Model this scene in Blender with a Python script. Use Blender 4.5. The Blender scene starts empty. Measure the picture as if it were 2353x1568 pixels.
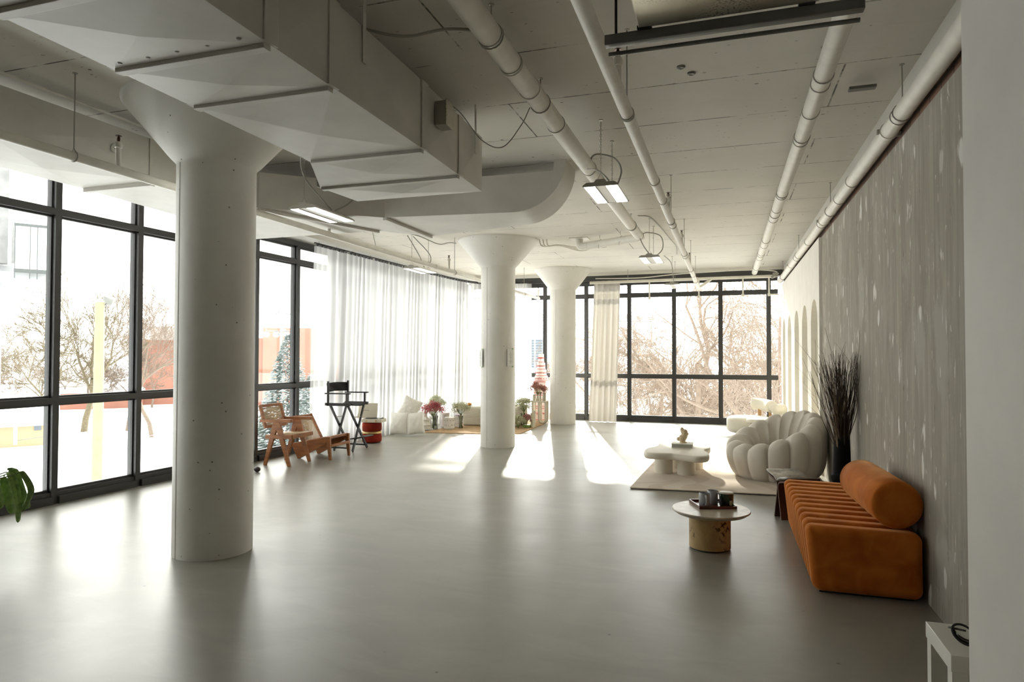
import bpy, bmesh, math, random
from math import sin, cos, pi, radians as rad, sqrt, hypot
from mathutils import Vector as V, Matrix, Euler
S = bpy.context.scene
COL = S.collection
random.seed(4)

# ------------------------------------------------------------ mesh builder
class MB:
    def __init__(s): s.v = []; s.f = []
    def add(s, vs, fs):
        n = len(s.v); s.v += [tuple(p) for p in vs]; s.f += [tuple(i+n for i in f) for f in fs]; return s
    def box(s, x0, y0, z0, x1, y1, z1):
        vs = [(x, y, z) for z in (z0, z1) for y in (y0, y1) for x in (x0, x1)]
        return s.add(vs, [(0,2,3,1),(4,5,7,6),(0,1,5,4),(2,6,7,3),(0,4,6,2),(1,3,7,5)])
    def obox(s, c, size, rot=(0,0,0)):
        m = Euler(rot).to_matrix() if not isinstance(rot, Matrix) else rot
        vs = [V(c)+m@V((x*size[0]/2, y*size[1]/2, z*size[2]/2)) for z in (-1,1) for y in (-1,1) for x in (-1,1)]
        return s.add(vs, [(0,2,3,1),(4,5,7,6),(0,1,5,4),(2,6,7,3),(0,4,6,2),(1,3,7,5)])
    def beam(s, a, b, w, h, up=(0,0,1), w2=None, h2=None):
        a, b = V(a), V(b); d = (b-a).normalized(); u = V(up)
        if abs(d.dot(u)) > .98: u = V((1,0,0))
        x = d.cross(u).normalized(); y = x.cross(d)
        w2 = w2 or w; h2 = h2 or h
        vs = [a-x*w/2-y*h/2, a+x*w/2-y*h/2, a+x*w/2+y*h/2, a-x*w/2+y*h/2,
              b-x*w2/2-y*h2/2, b+x*w2/2-y*h2/2, b+x*w2/2+y*h2/2, b-x*w2/2+y*h2/2]
        return s.add(vs, [(0,3,2,1),(4,5,6,7),(0,1,5,4),(1,2,6,5),(2,3,7,6),(3,0,4,7)])
    def tube(s, pts, r, n=10, closed=False, cap=True):
        pts = [V(p) for p in pts]; k = len(pts)
        rs = r if isinstance(r, (list, tuple)) else [r]*k
        vs = []; prev = None
        for i, p in enumerate(pts):
            if closed: d = pts[(i+1) % k]-pts[i-1]
            else: d = pts[min(i+1, k-1)]-pts[max(i-1, 0)]
            if d.length < 1e-9: d = V((0,0,1))
            d.normalize()
            if prev is None:
                a = V((0,0,1)) if abs(d.z) < .9 else V((1,0,0)); x = d.cross(a).normalized()
            else:
                x = prev-d*prev.dot(d)
                x = x.normalized() if x.length > 1e-6 else d.orthogonal().normalized()
            prev = x; y = d.cross(x)
            vs += [p+(x*cos(2*pi*j/n)+y*sin(2*pi*j/n))*rs[i] for j in range(n)]
        fs = []
        for i in range(k if closed else k-1):
            for j in range(n):
                a = i*n+j; b = i*n+(j+1) % n; c = ((i+1) % k)*n+(j+1) % n; e = ((i+1) % k)*n+j
                fs.append((a, b, c, e))
        if cap and not closed: fs += [tuple(range(n-1, -1, -1)), tuple((k-1)*n+j for j in range(n))]
        return s.add(vs, fs)
    def lathe(s, prof, c=(0,0,0), n=32, m=None, sx=1, sy=1):
        vs = []; m = m or Matrix.Identity(3); c = V(c)
        for r, z in prof:
            vs += [c+m@V((r*sx*cos(2*pi*j/n), r*sy*sin(2*pi*j/n), z)) for j in range(n)]
        fs = []
        for i in range(len(prof)-1):
            for j in range(n):
                fs.append((i*n+j, i*n+(j+1) % n, (i+1)*n+(j+1) % n, (i+1)*n+j))
        if prof[0][0] > 1e-5: fs.append(tuple(range(n-1, -1, -1)))
        if prof[-1][0] > 1e-5: fs.append(tuple((len(prof)-1)*n+j for j in range(n)))
        return s.add(vs, fs)
    def prism(s, poly, z0, z1):
        n = len(poly); a = sum(poly[i][0]*poly[(i+1) % n][1]-poly[(i+1) % n][0]*poly[i][1] for i in range(n))
        if a < 0: poly = poly[::-1]
        vs = [(x, y, z0) for x, y in poly]+[(x, y, z1) for x, y in poly]
        return s.add(vs, [tuple(range(n-1, -1, -1)), tuple(range(n, 2*n))]+[(i, (i+1) % n, n+(i+1) % n, n+i) for i in range(n)])
    def ext(s, poly, vec):
        n = len(poly); vec = V(vec); vs = [V(p) for p in poly]+[V(p)+vec for p in poly]
        return s.add(vs, [tuple(range(n-1, -1, -1)), tuple(range(n, 2*n))]+[(i, (i+1) % n, n+(i+1) % n, n+i) for i in range(n)])
    def ball(s, c, rx, ry=None, rz=None, n=12, m=8, rot=None):
        ry = ry or rx; rz = rz or rx; R = rot or Matrix.Identity(3)
        vs = []; fs = []; c = V(c)
        vs.append(c+R@V((0,0,-rz)))
        for i in range(1, m):
            t = -pi/2+pi*i/m
            vs += [c+R@V((rx*cos(t)*cos(2*pi*j/n), ry*cos(t)*sin(2*pi*j/n), rz*sin(t))) for j in range(n)]
        vs.append(c+R@V((0,0,rz))); L = len(vs)-1
        for j in range(n):
            fs.append((0, 1+(j+1) % n, 1+j)); fs.append((L, L-n+j, L-n+(j+1) % n))
        for i in range(m-2):
            for j in range(n):
                fs.append((1+i*n+j, 1+i*n+(j+1) % n, 1+(i+1)*n+(j+1) % n, 1+(i+1)*n+j))
        return s.add(vs, fs)
    def grid(s, fn, nu, nv, wu=False, wv=False):
        vs = [fn(i/nu, j/nv) for i in range(nu if wu else nu+1) for j in range(nv if wv else nv+1)]
        a = nu if wu else nu+1; b = nv if wv else nv+1; fs = []
        for i in range(nu):
            for j in range(nv):
                fs.append((i*b+j, ((i+1) % a)*b+j, ((i+1) % a)*b+(j+1) % b, i*b+(j+1) % b))
        return s.add(vs, fs)
    def slab(s, a, b, c, d, t):
        a, b, c, d = map(V, (a, b, c, d)); n = (b-a).cross(d-a).normalized()*t
        return s.ext([a, b, c, d], n)
    def build(s, name, mat, parent=None, bev=0, world=True, ang=38, seg=2, sub=0, solid=0):
        me = bpy.data.meshes.new(name)
        off = V((0,0,0))
        if parent is not None and world:
            q = parent
            while q is not None: off = off+q.location; q = q.parent
        me.from_pydata([(p[0]-off.x, p[1]-off.y, p[2]-off.z) for p in s.v], [], s.f)
        if len(s.f) < 60000:
            bm = bmesh.new(); bm.from_mesh(me)
            bmesh.ops.recalc_face_normals(bm, faces=bm.faces); bm.to_mesh(me); bm.free()
        me.polygons.foreach_set('use_smooth', [True]*len(me.polygons))
        try: me.set_sharp_from_angle(angle=rad(ang))
        except Exception: pass
        me.update()
        o = bpy.data.objects.new(name, me); COL.objects.link(o)
        if mat: me.materials.append(mat)
        if parent is not None: o.parent = parent
        if solid:
            md = o.modifiers.new('solid', 'SOLIDIFY'); md.thickness = solid; md.offset = 0
        if bev:
            md = o.modifiers.new('bev', 'BEVEL'); md.width = bev; md.segments = seg; md.limit_method = 'ANGLE'; md.angle_limit = rad(35); md.harden_normals = False
        if sub:
            md = o.modifiers.new('sub', 'SUBSURF'); md.levels = sub; md.render_levels = sub
        return o

def thing(name, label, cat, loc=(0,0,0), group=None):
    o = bpy.data.objects.new(name, None); COL.objects.link(o); o.location = loc
    o.empty_display_size = .1
    o['label'] = label; o['category'] = cat
    if group: o['group'] = group
    return o
def tag(o, label, cat, group=None, kind=None):
    o['label'] = label; o['category'] = cat
    if group: o['group'] = group
    if kind: o['kind'] = kind
    return o
def struct(o): o['kind'] = 'structure'; return o
def lab(o, t): o['label'] = t; return o
def dup(root, loc, label=None, group=None):
    r = root.copy(); COL.objects.link(r); r.location = loc
    if label: r['label'] = label
    if group: r['group'] = group
    for ch in list(root.children):
        c = ch.copy(); COL.objects.link(c); c.parent = r
        for g in list(ch.children):
            d = g.copy(); COL.objects.link(d); d.parent = c
    return r
def cm(pts, k=8, closed=False):   # Catmull-Rom through points
    P = [V(p) for p in pts]; n = len(P); out = []
    for i in range(n if closed else n-1):
        p1 = P[i]; p2 = P[(i+1) % n]
        p0 = P[i-1] if (closed or i > 0) else p1*2-p2
        p3 = P[(i+2) % n] if (closed or i < n-2) else p2*2-p1
        for j in range(k):
            t = j/k
            out.append(.5*((2*p1)+(p2-p0)*t+(2*p0-5*p1+4*p2-p3)*t*t+(3*p1-p0-3*p2+p3)*t**3))
    if not closed: out.append(P[-1])
    return out

# ------------------------------------------------------------ materials
def nm(name):
    m = bpy.data.materials.new(name); m.use_nodes = True
    nt = m.node_tree; b = nt.nodes['Principled BSDF']; return m, nt, b
def N(nt, t, **k):
    n = nt.nodes.new(t)
    for a, v in k.items():
        if a in n.inputs: n.inputs[a].default_value = v
        else: setattr(n, a, v)
    return n
def coords(nt, scale=(1,1,1), rot=(0,0,0), loc=(0,0,0)):
    tc = N(nt, 'ShaderNodeTexCoord'); mp = N(nt, 'ShaderNodeMapping')
    mp.inputs['Scale'].default_value = scale; mp.inputs['Rotation'].default_value = rot; mp.inputs['Location'].default_value = loc
    nt.links.new(tc.outputs['Object'], mp.inputs[0]); return mp.outputs[0]
def noise(nt, co, scale, detail=4, rough=.55, dist=0):
    n = N(nt, 'ShaderNodeTexNoise'); n.inputs['Scale'].default_value = scale; n.inputs['Detail'].default_value = detail
    n.inputs['Roughness'].default_value = rough; n.inputs['Distortion'].default_value = dist
    nt.links.new(co, n.inputs['Vector']); return n.outputs['Fac']
def ramp(nt, fac, stops):
    r = N(nt, 'ShaderNodeValToRGB'); el = r.color_ramp.elements
    while len(el) < len(stops): el.new(.5)
    for e, (p, c) in zip(el, stops):
        e.position = p; e.color = (c, c, c, 1) if isinstance(c, (int, float)) else (*c, 1)
    nt.links.new(fac, r.inputs[0]); return r.outputs[0]
def mix(nt, fac, a, b, mode='MIX'):
    m = N(nt, 'ShaderNodeMix', data_type='RGBA', blend_type=mode)
    for i, x in ((0, fac), (6, a), (7, b)):
        if isinstance(x, (int, float)): m.inputs[i].default_value = x if i == 0 else (x, x, x, 1)
        elif isinstance(x, tuple): m.inputs[i].default_value = (*x, 1)
        else: nt.links.new(x, m.inputs[i])
    return m.outputs[2]
def bump(nt, b, h, strength, dist=.01):
    n = N(nt, 'ShaderNodeBump'); n.inputs['Strength'].default_value = strength; n.inputs['Distance'].default_value = dist
    nt.links.new(h, n.inputs['Height']); nt.links.new(n.outputs[0], b.inputs['Normal'])
def M(name, c, r=.6, metal=0, var=0, vs=4, bp=0, bs=40, st=(1,1,1), spec=.5, sheen=0, c2=None, coat=0):
    m, nt, b = nm(name)
    b.inputs['Base Color'].default_value = (*c, 1); b.inputs['Roughness'].default_value = r; b.inputs['Metallic'].default_value = metal
    b.inputs['Specular IOR Level'].default_value = spec
    if sheen: b.inputs['Sheen Weight'].default_value = sheen; b.inputs['Sheen Roughness'].default_value = .4
    if coat: b.inputs['Coat Weight'].default_value = coat
    co = coords(nt, st)
    v = max(var, .04)
    f = noise(nt, co, vs, 5)
    lo = tuple(x*(1-v) for x in c); hi = c2 or tuple(min(1, x*(1+v)) for x in c)
    nt.links.new(ramp(nt, f, [(.3, lo), (.7, hi)]), b.inputs['Base Color'])
    if bp: bump(nt, b, noise(nt, co, bs, 4), bp, .01)
    return m

white_paint = M('white_paint', (.78,.76,.71), .6, var=.05, vs=1.5, bp=.1, bs=25)
duct_paint = M('duct_paint', (.62,.595,.54), .5, var=.09, vs=2.2, bp=.05, bs=8)
pipe_paint = M('pipe_paint', (.80,.77,.69), .45, var=.06, vs=3, bp=.06, bs=60, st=(1,3,1))
dark_steel = M('dark_steel', (.045,.045,.045), .4, var=.1)
grey_steel = M('grey_steel', (.17,.17,.155), .42, var=.15, metal=.4)
black_metal = M('black_metal', (.015,.014,.013), .45)
hanger_metal = M('hanger_metal', (.42,.40,.35), .45, metal=.3)
brass = M('brass', (.72,.52,.22), .28, metal=1)
copper_red = M('sprinkler_bronze', (.10,.05,.035), .35, metal=.7)
chrome = M('chrome', (.6,.6,.58), .25, metal=1)
cable_grey = M('cable_grey', (.36,.35,.31), .5)
teak = M('teak_wood', (.36,.135,.04), .45, var=.32, vs=3, bp=.08, bs=20, st=(1.5,1.5,9))
cream = M('cream_plaster', (.76,.71,.60), .55, var=.05, vs=3, bp=.08, bs=30)
boucle = M('boucle_cream', (.80,.76,.66), .95, var=.05, vs=60, bp=.5, bs=110, sheen=.3)
bubble_fab = M('beige_stretch_velvet', (.74,.69,.61), .85, var=.05, vs=2, bp=.08, bs=180, sheen=.5)
white_fab = M('white_fabric', (.80,.78,.72), .9, var=.05, vs=9, bp=.25, bs=45, sheen=.2)
fluffy = M('fluffy_white', (.76,.73,.66), .95, var=.12, vs=40, bp=.9, bs=60, sheen=.4)
white_gloss = M('white_laminate', (.74,.72,.65), .35)
ceramic = M('white_ceramic', (.78,.76,.72), .3, var=.03, bp=.1, bs=30)
lace_cer = M('lace_ceramic', (.76,.73,.67), .5, var=.1, vs=40, bp=.8, bs=55)
mug_mat = M('mug_glaze', (.42,.43,.45), .25)
wax = M('candle_wax', (.70,.67,.52), .5)
beige_wax = M('beige_candle', (.50,.45,.36), .5)
paper = M('paper', (.80,.80,.77), .8)
snow = M('snow', (.80,.82,.85), .8, var=.03, vs=.4, bp=.2, bs=1.2)
leaf_g = M('leaf_green', (.22,.36,.09), .4, var=.4, vs=25)
bark = M('bark', (.17,.13,.10), .9, var=.25, vs=6)
bark_pale = M('hazed_bark', (.24,.185,.14), .9, var=.2, vs=3)  # paler than plain bark: outdoor haze put into the colour
bark_olive = M('lichen_bark', (.14,.115,.07), .9, var=.3, vs=5)
needle = M('spruce_needles', (.14,.18,.165), .9, var=.4, vs=8)  # needle colour lightened to stand in for haze
cedar_m = M('cedar_foliage', (.17,.19,.09), .9, var=.3, vs=8)

def m_velvet(name, a, b_, sc=6):
    m, nt, b = nm(name); co = coords(nt)
    f = noise(nt, co, sc, 3, .5, .6)
    base = ramp(nt, f, [(.35, a), (.65, b_)])
    lw = N(nt, 'ShaderNodeLayerWeight', Blend=.35)
    nt.links.new(mix(nt, .0, base, base), b.inputs['Base Color'])
    b.inputs['Roughness'].default_value = .85; b.inputs['Sheen Weight'].default_value = .9
    b.inputs['Sheen Roughness'].default_value = .28; b.inputs['Sheen Tint'].default_value = (1,.55,.25,1)
    b.inputs['Specular IOR Level'].default_value = .2
    bump(nt, b, noise(nt, co, 250, 2), .15, .003)
    return m
orange_velvet = m_velvet('orange_velvet', (.44,.108,.010), (.60,.178,.022))
red_velvet = m_velvet('red_velvet', (.20,.013,.006), (.30,.026,.011))

def m_floor():
    m, nt, b = nm('polished_concrete'); co = coords(nt)
    f1 = noise(nt, co, .8, 6, .6, .8); f2 = noise(nt, co, 1.6, 4, .5, .2); f3 = noise(nt, coords(nt, (1,2.5,1)), 1.6, 7, .62, .8)
    c = ramp(nt, f1, [(.3, (.235,.227,.190)), (.7, (.30,.288,.243))])
    c = mix(nt, ramp(nt, f3, [(.45, 0.0), (.75, .55)]), c, (.35,.333,.28))
    v = N(nt, 'ShaderNodeTexVoronoi', feature='F1'); v.inputs['Scale'].default_value = 2.6; nt.links.new(co, v.inputs['Vector'])
    sp = ramp(nt, v.outputs['Distance'], [(.012, 1.0), (.03, 0.0)])
    c = mix(nt, sp, c, (.10,.095,.08))
    nt.links.new(c, b.inputs['Base Color'])
    nt.links.new(ramp(nt, f2, [(.2, .31), (.8, .39)]), b.inputs['Roughness'])
    b.inputs['Specular IOR Level'].default_value = .75
    bump(nt, b, f2, .012, .01)
    return m
floor_m = m_floor()

def m_ceiling():
    m, nt, b = nm('board_marked_ceiling')
    # boards run along X; rows along Y
    co = coords(nt, (1,1,1), (0,0,0), (.7,.02,0))
    br = N(nt, 'ShaderNodeTexBrick'); nt.links.new(co, br.inputs['Vector'])
    br.inputs['Scale'].default_value = 1; br.inputs['Brick Width'].default_value = 2.3; br.inputs['Row Height'].default_value = .785
    br.inputs['Mortar Size'].default_value = .006; br.inputs['Mortar Smooth'].default_value = .0
    br.offset = .37; br.squash = 1
    n0 = noise(nt, coords(nt), 3, 5, .7)
    gate = ramp(nt, n0, [(.42, 0.0), (.55, 1.0)])
    line = N(nt, 'ShaderNodeMath', operation='MULTIPLY'); nt.links.new(br.outputs['Fac'], line.inputs[0]); nt.links.new(gate, line.inputs[1])
    base = ramp(nt, noise(nt, coords(nt), 1.1, 6, .6, .5), [(.3, (.66,.63,.565)), (.7, (.76,.725,.65))])
    st = noise(nt, coords(nt, (1.2,14,1)), 1.5, 5, .65)
    base = mix(nt, ramp(nt, st, [(.55, 0.0), (.8, .35)]), base, (.62,.585,.51))
    v = N(nt, 'ShaderNodeTexVoronoi', feature='F1'); v.inputs['Scale'].default_value = 4.2; nt.links.new(coords(nt, (1,1.5,1)), v.inputs['Vector'])
    pit = ramp(nt, v.outputs['Distance'], [(.05, 1.0), (.075, 0.0)])
    pg = N(nt, 'ShaderNodeMath', operation='MULTIPLY'); nt.links.new(pit, pg.inputs[0]); nt.links.new(ramp(nt, noise(nt, coords(nt), .9, 3), [(.45, 0.0), (.6, 1.0)]), pg.inputs[1])
    v2 = N(nt, 'ShaderNodeTexVoronoi', feature='F1'); v2.inputs['Scale'].default_value = 13; nt.links.new(coords(nt, (.8,1.6,1)), v2.inputs['Vector'])
    g2 = N(nt, 'ShaderNodeMath', operation='MULTIPLY'); nt.links.new(ramp(nt, v2.outputs['Distance'], [(.07, 1.0), (.12, 0.0)]), g2.inputs[0]); nt.links.new(ramp(nt, noise(nt, coords(nt, (1,1,1), (0,0,0), (3,1,0)), 2.2, 3), [(.5, 0.0), (.56, 1.0)]), g2.inputs[1])
    base = mix(nt, g2.outputs[0], base, (.36,.33,.28))
    c = mix(nt, line.outputs[0], base, (.13,.12,.10))
    c = mix(nt, pg.outputs[0], c, (.2,.18,.15))
    nt.links.new(c, b.inputs['Base Color']); b.inputs['Roughness'].default_value = .75
    bump(nt, b, st, .12, .01)
    return m
ceil_m = m_ceiling()

def m_column():
    m, nt, b = nm('painted_concrete'); co = coords(nt)
    base = ramp(nt, noise(nt, co, 1.6, 6, .6, .3), [(.3, (.73,.71,.655)), (.7, (.82,.80,.75))])
    v = N(nt, 'ShaderNodeTexVoronoi', feature='F1'); v.inputs['Scale'].default_value = 11; v.inputs['Randomness'].default_value = 1; nt.links.new(co, v.inputs['Vector'])
    pit = ramp(nt, v.outputs['Distance'], [(.05, 1.0), (.085, 0.0)])
    g = N(nt, 'ShaderNodeMath', operation='MULTIPLY'); nt.links.new(pit, g.inputs[0]); nt.links.new(ramp(nt, noise(nt, co, 2.3, 2), [(.42, 0.0), (.50, 1.0)]), g.inputs[1])
    nt.links.new(mix(nt, g.outputs[0], base, (.16,.145,.12)), b.inputs['Base Color']); b.inputs['Roughness'].default_value = .55
    bump(nt, b, noise(nt, co, 14, 5), .12, .01)
    return m
col_m = m_column()

def m_plaster():
    m, nt, b = nm('distressed_plaster')
    co = coords(nt)
    n1 = noise(nt, coords(nt, (1,3,.7)), 2.2, 8, .68, .6)
    n2 = noise(nt, coords(nt, (1,11,.22)), 2.0, 9, .72)
    base = ramp(nt, n1, [(.25, (.26,.235,.19)), (.5, (.36,.33,.275)), (.75, (.46,.43,.37))])
    base = mix(nt, ramp(nt, n2, [(.42, 0.0), (.6, .7)]), base, (.27,.245,.20))
    def flakes(sc, loc, thr, gate_lo):
        v = N(nt, 'ShaderNodeTexVoronoi', feature='F1'); v.inputs['Scale'].default_value = 1
        d = N(nt, 'ShaderNodeVectorMath', operation='ADD'); nz = N(nt, 'ShaderNodeTexNoise'); nz.inputs['Scale'].default_value = 9; nz.inputs['Detail'].default_value = 4
        nt.links.new(coords(nt, (1,1,.45)), nz.inputs['Vector']); sc_ = N(nt, 'ShaderNodeVectorMath', operation='SCALE'); sc_.inputs['Scale'].default_value = .55
        nt.links.new(nz.outputs['Color'], sc_.inputs[0]); nt.links.new(coords(nt, sc, (0,0,0), loc), d.inputs[0]); nt.links.new(sc_.outputs[0], d.inputs[1]); nt.links.new(d.outputs[0], v.inputs['Vector'])
        sp = N(nt, 'ShaderNodeSeparateColor'); nt.links.new(v.outputs['Color'], sp.inputs[0])
        m1 = N(nt, 'ShaderNodeMath', operation='MULTIPLY'); nt.links.new(ramp(nt, v.outputs['Distance'], [(thr*.7, 1.0), (thr, 0.0)]), m1.inputs[0]); nt.links.new(ramp(nt, sp.outputs[0], [(gate_lo, 0.0), (gate_lo+.02, 1.0)]), m1.inputs[1])
        return m1.outputs[0]
    soft = flakes((.1,2.1,1.0), (0,.4,.3), .34, .35)
    base = mix(nt, soft, base, (.40,.375,.325))
    patch = flakes((.1,6.5,2.6), (0,1.4,.7), .22, .38)
    big = flakes((.1,2.2,1.4), (0,5.2,2.1), .16, .45)
    pm = N(nt, 'ShaderNodeMath', operation='MAXIMUM'); nt.links.new(patch, pm.inputs[0]); nt.links.new(big, pm.inputs[1]); patch = pm.outputs[0]
    c = mix(nt, patch, base, (.72,.70,.65))
    p2 = noise(nt, coords(nt, (1,14,3.0), (0,0,0), (0,3,1)), 2.0, 4, .5, .3)
    c = mix(nt, ramp(nt, p2, [(.67, 0.0), (.69, 1.0)]), c, (.66,.65,.61))
    p3 = noise(nt, coords(nt, (1,10,2.2), (0,0,0), (0,7,5)), 2.2, 5, .6, .6)
    c = mix(nt, ramp(nt, p3, [(.68, 0.0), (.72, .8)]), c, (.15,.12,.09))
    nt.links.new(c, b.inputs['Base Color']); b.inputs['Roughness'].default_value = .8
    ad = N(nt, 'ShaderNodeMath', operation='ADD'); nt.links.new(n2, ad.inputs[0]); nt.links.new(patch, ad.inputs[1])
    bump(nt, b, ad.outputs[0], .5, .012)
    return m
plaster_m = m_plaster()

def m_brick(name, c1, c2, mort, sc=1, bw=.22, rh=.075, rot='YZ'):
    m, nt, b = nm(name); br = N(nt, 'ShaderNodeTexBrick'); co = coords(nt)
    if rot == 'YZ':
        sp = N(nt, 'ShaderNodeSeparateXYZ'); cb = N(nt, 'ShaderNodeCombineXYZ'); nt.links.new(co, sp.inputs[0]); nt.links.new(sp.outputs[1], cb.inputs[0]); nt.links.new(sp.outputs[2], cb.inputs[1]); co = cb.outputs[0]
    nt.links.new(co, br.inputs['Vector'])
    br.inputs['Scale'].default_value = sc; br.inputs['Brick Width'].default_value = bw; br.inputs['Row Height'].default_value = rh
    br.inputs['Mortar Size'].default_value = .008
    br.inputs['Color1'].default_value = (*c1,1); br.inputs['Color2'].default_value = (*c2,1); br.inputs['Mortar'].default_value = (*mort,1)
    nt.links.new(br.outputs['Color'], b.inputs['Base Color']); b.inputs['Roughness'].default_value = .9
    bump(nt, b, br.outputs['Fac'], -.5, .01); return m
brick_in = m_brick('old_brick', (.24,.125,.08), (.13,.08,.06), (.07,.06,.05))
brick_out_ = m_brick('school_brick', (.62,.235,.135), (.56,.20,.12), (.58,.33,.25), 1, .8, .3, (rad(90),0,0))

def m_glass():
    m, nt, b = nm('window_glass'); nt.nodes.remove(b); out = nt.nodes['Material Output']
    t = N(nt, 'ShaderNodeBsdfTransparent', Color=(.97,.985,.98,1)); g = N(nt, 'ShaderNodeBsdfGlossy', Roughness=.02)
    fr = N(nt, 'ShaderNodeFresnel', IOR=1.22); mx = N(nt, 'ShaderNodeMixShader')
    nt.links.new(fr.outputs[0], mx.inputs[0]); nt.links.new(t.outputs[0], mx.inputs[1]); nt.links.new(g.outputs[0], mx.inputs[2])
    nt.links.new(mx.outputs[0], out.inputs['Surface']); return m
glass_m = m_glass()
def m_clear():
    m, nt, b = nm('vase_glass'); nt.nodes.remove(b); out = nt.nodes['Material Output']
    t = N(nt, 'ShaderNodeBsdfTransparent', Color=(.90,.92,.90,1)); g = N(nt, 'ShaderNodeBsdfGlossy', Roughness=.03)
    fr = N(nt, 'ShaderNodeFresnel', IOR=1.5); mx = N(nt, 'ShaderNodeMixShader')
    nt.links.new(fr.outputs[0], mx.inputs[0]); nt.links.new(t.outputs[0], mx.inputs[1]); nt.links.new(g.outputs[0], mx.inputs[2])
    nt.links.new(mx.outputs[0], out.inputs['Surface']); return m
clear_m = m_clear()
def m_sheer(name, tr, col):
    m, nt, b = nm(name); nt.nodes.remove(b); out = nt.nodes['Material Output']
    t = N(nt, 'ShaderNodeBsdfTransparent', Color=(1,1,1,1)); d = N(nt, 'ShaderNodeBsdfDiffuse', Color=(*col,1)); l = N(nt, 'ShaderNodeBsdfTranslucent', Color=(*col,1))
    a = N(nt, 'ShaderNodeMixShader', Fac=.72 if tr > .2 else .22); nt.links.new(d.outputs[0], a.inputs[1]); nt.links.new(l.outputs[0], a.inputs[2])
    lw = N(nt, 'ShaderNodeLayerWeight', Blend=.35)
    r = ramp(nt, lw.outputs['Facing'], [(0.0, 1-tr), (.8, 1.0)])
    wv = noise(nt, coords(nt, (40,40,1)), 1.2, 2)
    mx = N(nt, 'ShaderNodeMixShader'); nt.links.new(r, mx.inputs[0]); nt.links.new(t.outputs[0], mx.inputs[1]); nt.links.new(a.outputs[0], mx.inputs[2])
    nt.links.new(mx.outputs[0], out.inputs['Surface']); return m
sheer_m = m_sheer('sheer_curtain', .62, (.92,.91,.89))
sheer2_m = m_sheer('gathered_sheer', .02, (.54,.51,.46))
def m_emit(name, c, s):
    m, nt, b = nm(name); b.inputs['Base Color'].default_value = (*c,1); b.inputs['Emission Color'].default_value = (*c,1); b.inputs['Emission Strength'].default_value = s
    b.inputs['Roughness'].default_value = .4; return m
diffuser_m = m_emit('lamp_diffuser', (1,.97,.92), 1.6)
def m_cane():
    m, nt, b = nm('woven_cane'); out = nt.nodes['Material Output']
    b.inputs['Base Color'].default_value = (.55,.36,.16,1); b.inputs['Roughness'].default_value = .6
    co = coords(nt)
    w1 = N(nt, 'ShaderNodeTexWave', wave_type='BANDS', bands_direction='Z'); w1.inputs['Scale'].default_value = 26; w1.inputs['Distortion'].default_value = 1.2
    w2 = N(nt, 'ShaderNodeTexWave', wave_type='BANDS', bands_direction='Y'); w2.inputs['Scale'].default_value = 22
    for w in (w1, w2): nt.links.new(co, w.inputs['Vector'])
    mx = N(nt, 'ShaderNodeMath', operation='MAXIMUM')
    nt.links.new(ramp(nt, w1.outputs['Fac'], [(.42, 0.0), (.55, 1.0)]), mx.inputs[0])
    nt.links.new(ramp(nt, w2.outputs['Fac'], [(.8, 0.0), (.9, 1.0)]), mx.inputs[1])
    nt.links.new(mx.outputs[0], b.inputs['Alpha']); return m
cane_m = m_cane()
cane_seat_m = M('cane_seat', (.66,.50,.30), .6, var=.15, vs=60, bp=.6, bs=120)
def m_burl():
    m, nt, b = nm('burl_wood'); co = coords(nt)
    c = ramp(nt, noise(nt, co, 3.5, 5, .6, 1.2), [(.3, (.40,.25,.09)), (.7, (.60,.43,.20))])
    k = noise(nt, coords(nt, (1,1,1), (0,0,0), (1.3,.4,.2)), 4.5, 2, .4); k2 = noise(nt, co, 32, 4, .6)
    g = N(nt, 'ShaderNodeMath', operation='MULTIPLY'); nt.links.new(ramp(nt, k, [(.50, 0.0), (.56, 1.0)]), g.inputs[0]); nt.links.new(ramp(nt, k2, [(.52, 0.0), (.6, 1.0)]), g.inputs[1])
    nt.links.new(mix(nt, g.outputs[0], c, (.07,.03,.012)), b.inputs['Base Color']); b.inputs['Roughness'].default_value = .35; return m
burl_m = m_burl()
burl_top_m = M('pale_burl_top', (.50,.43,.32), .3, var=.22, vs=14, bp=.08, bs=60)
tray_m = M('mahogany_tray', (.11,.022,.014), .25, var=.2)
green_cer = M('dark_green_glass', (.012,.035,.018), .15, coat=.5)
def m_rug():
    m, nt, b = nm('cream_relief_rug'); co = coords(nt)
    f = noise(nt, co, 1.3, 1, .3, .9); 
    c = ramp(nt, f, [(.40, (.60,.49,.38)), (.425, (.70,.60,.49)), (.56, (.68,.575,.465)), (.575, (.61,.50,.39)), (.68, (.62,.51,.40)), (.69, (.71,.61,.50))])
    nt.links.new(c, b.inputs['Base Color']); b.inputs['Roughness'].default_value = .95; b.inputs['Sheen Weight'].default_value = .2
    bump(nt, b, noise(nt, co, 160, 3), .4, .004); return m
rug_m = m_rug()
jute_m = M('jute', (.40,.26,.13), .9, var=.2, vs=50, bp=.7, bs=90)
def m_rib(name, c, ax='Z', sc=12):
    m, nt, b = nm(name); b.inputs['Base Color'].default_value = (*c,1); b.inputs['Roughness'].default_value = .9
    w = N(nt, 'ShaderNodeTexWave', wave_type='BANDS', bands_direction=ax); w.inputs['Scale'].default_value = sc; w.inputs['Distortion'].default_value = .4
    nt.links.new(coords(nt), w.inputs['Vector']); nt.links.new(ramp(nt, w.outputs['Fac'], [(0.0, tuple(x*.78 for x in c)), (1.0, c)]), b.inputs['Base Color'])
    bump(nt, b, w.outputs['Fac'], .6, .01); return m
rib_m = m_rib('ribbed_throw', (.74,.70,.60))
ribbon_m = M('red_ribbon', (.62,.05,.06), .5)
pinkbox_m = M('pink_card', (.80,.68,.64), .6)
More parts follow.
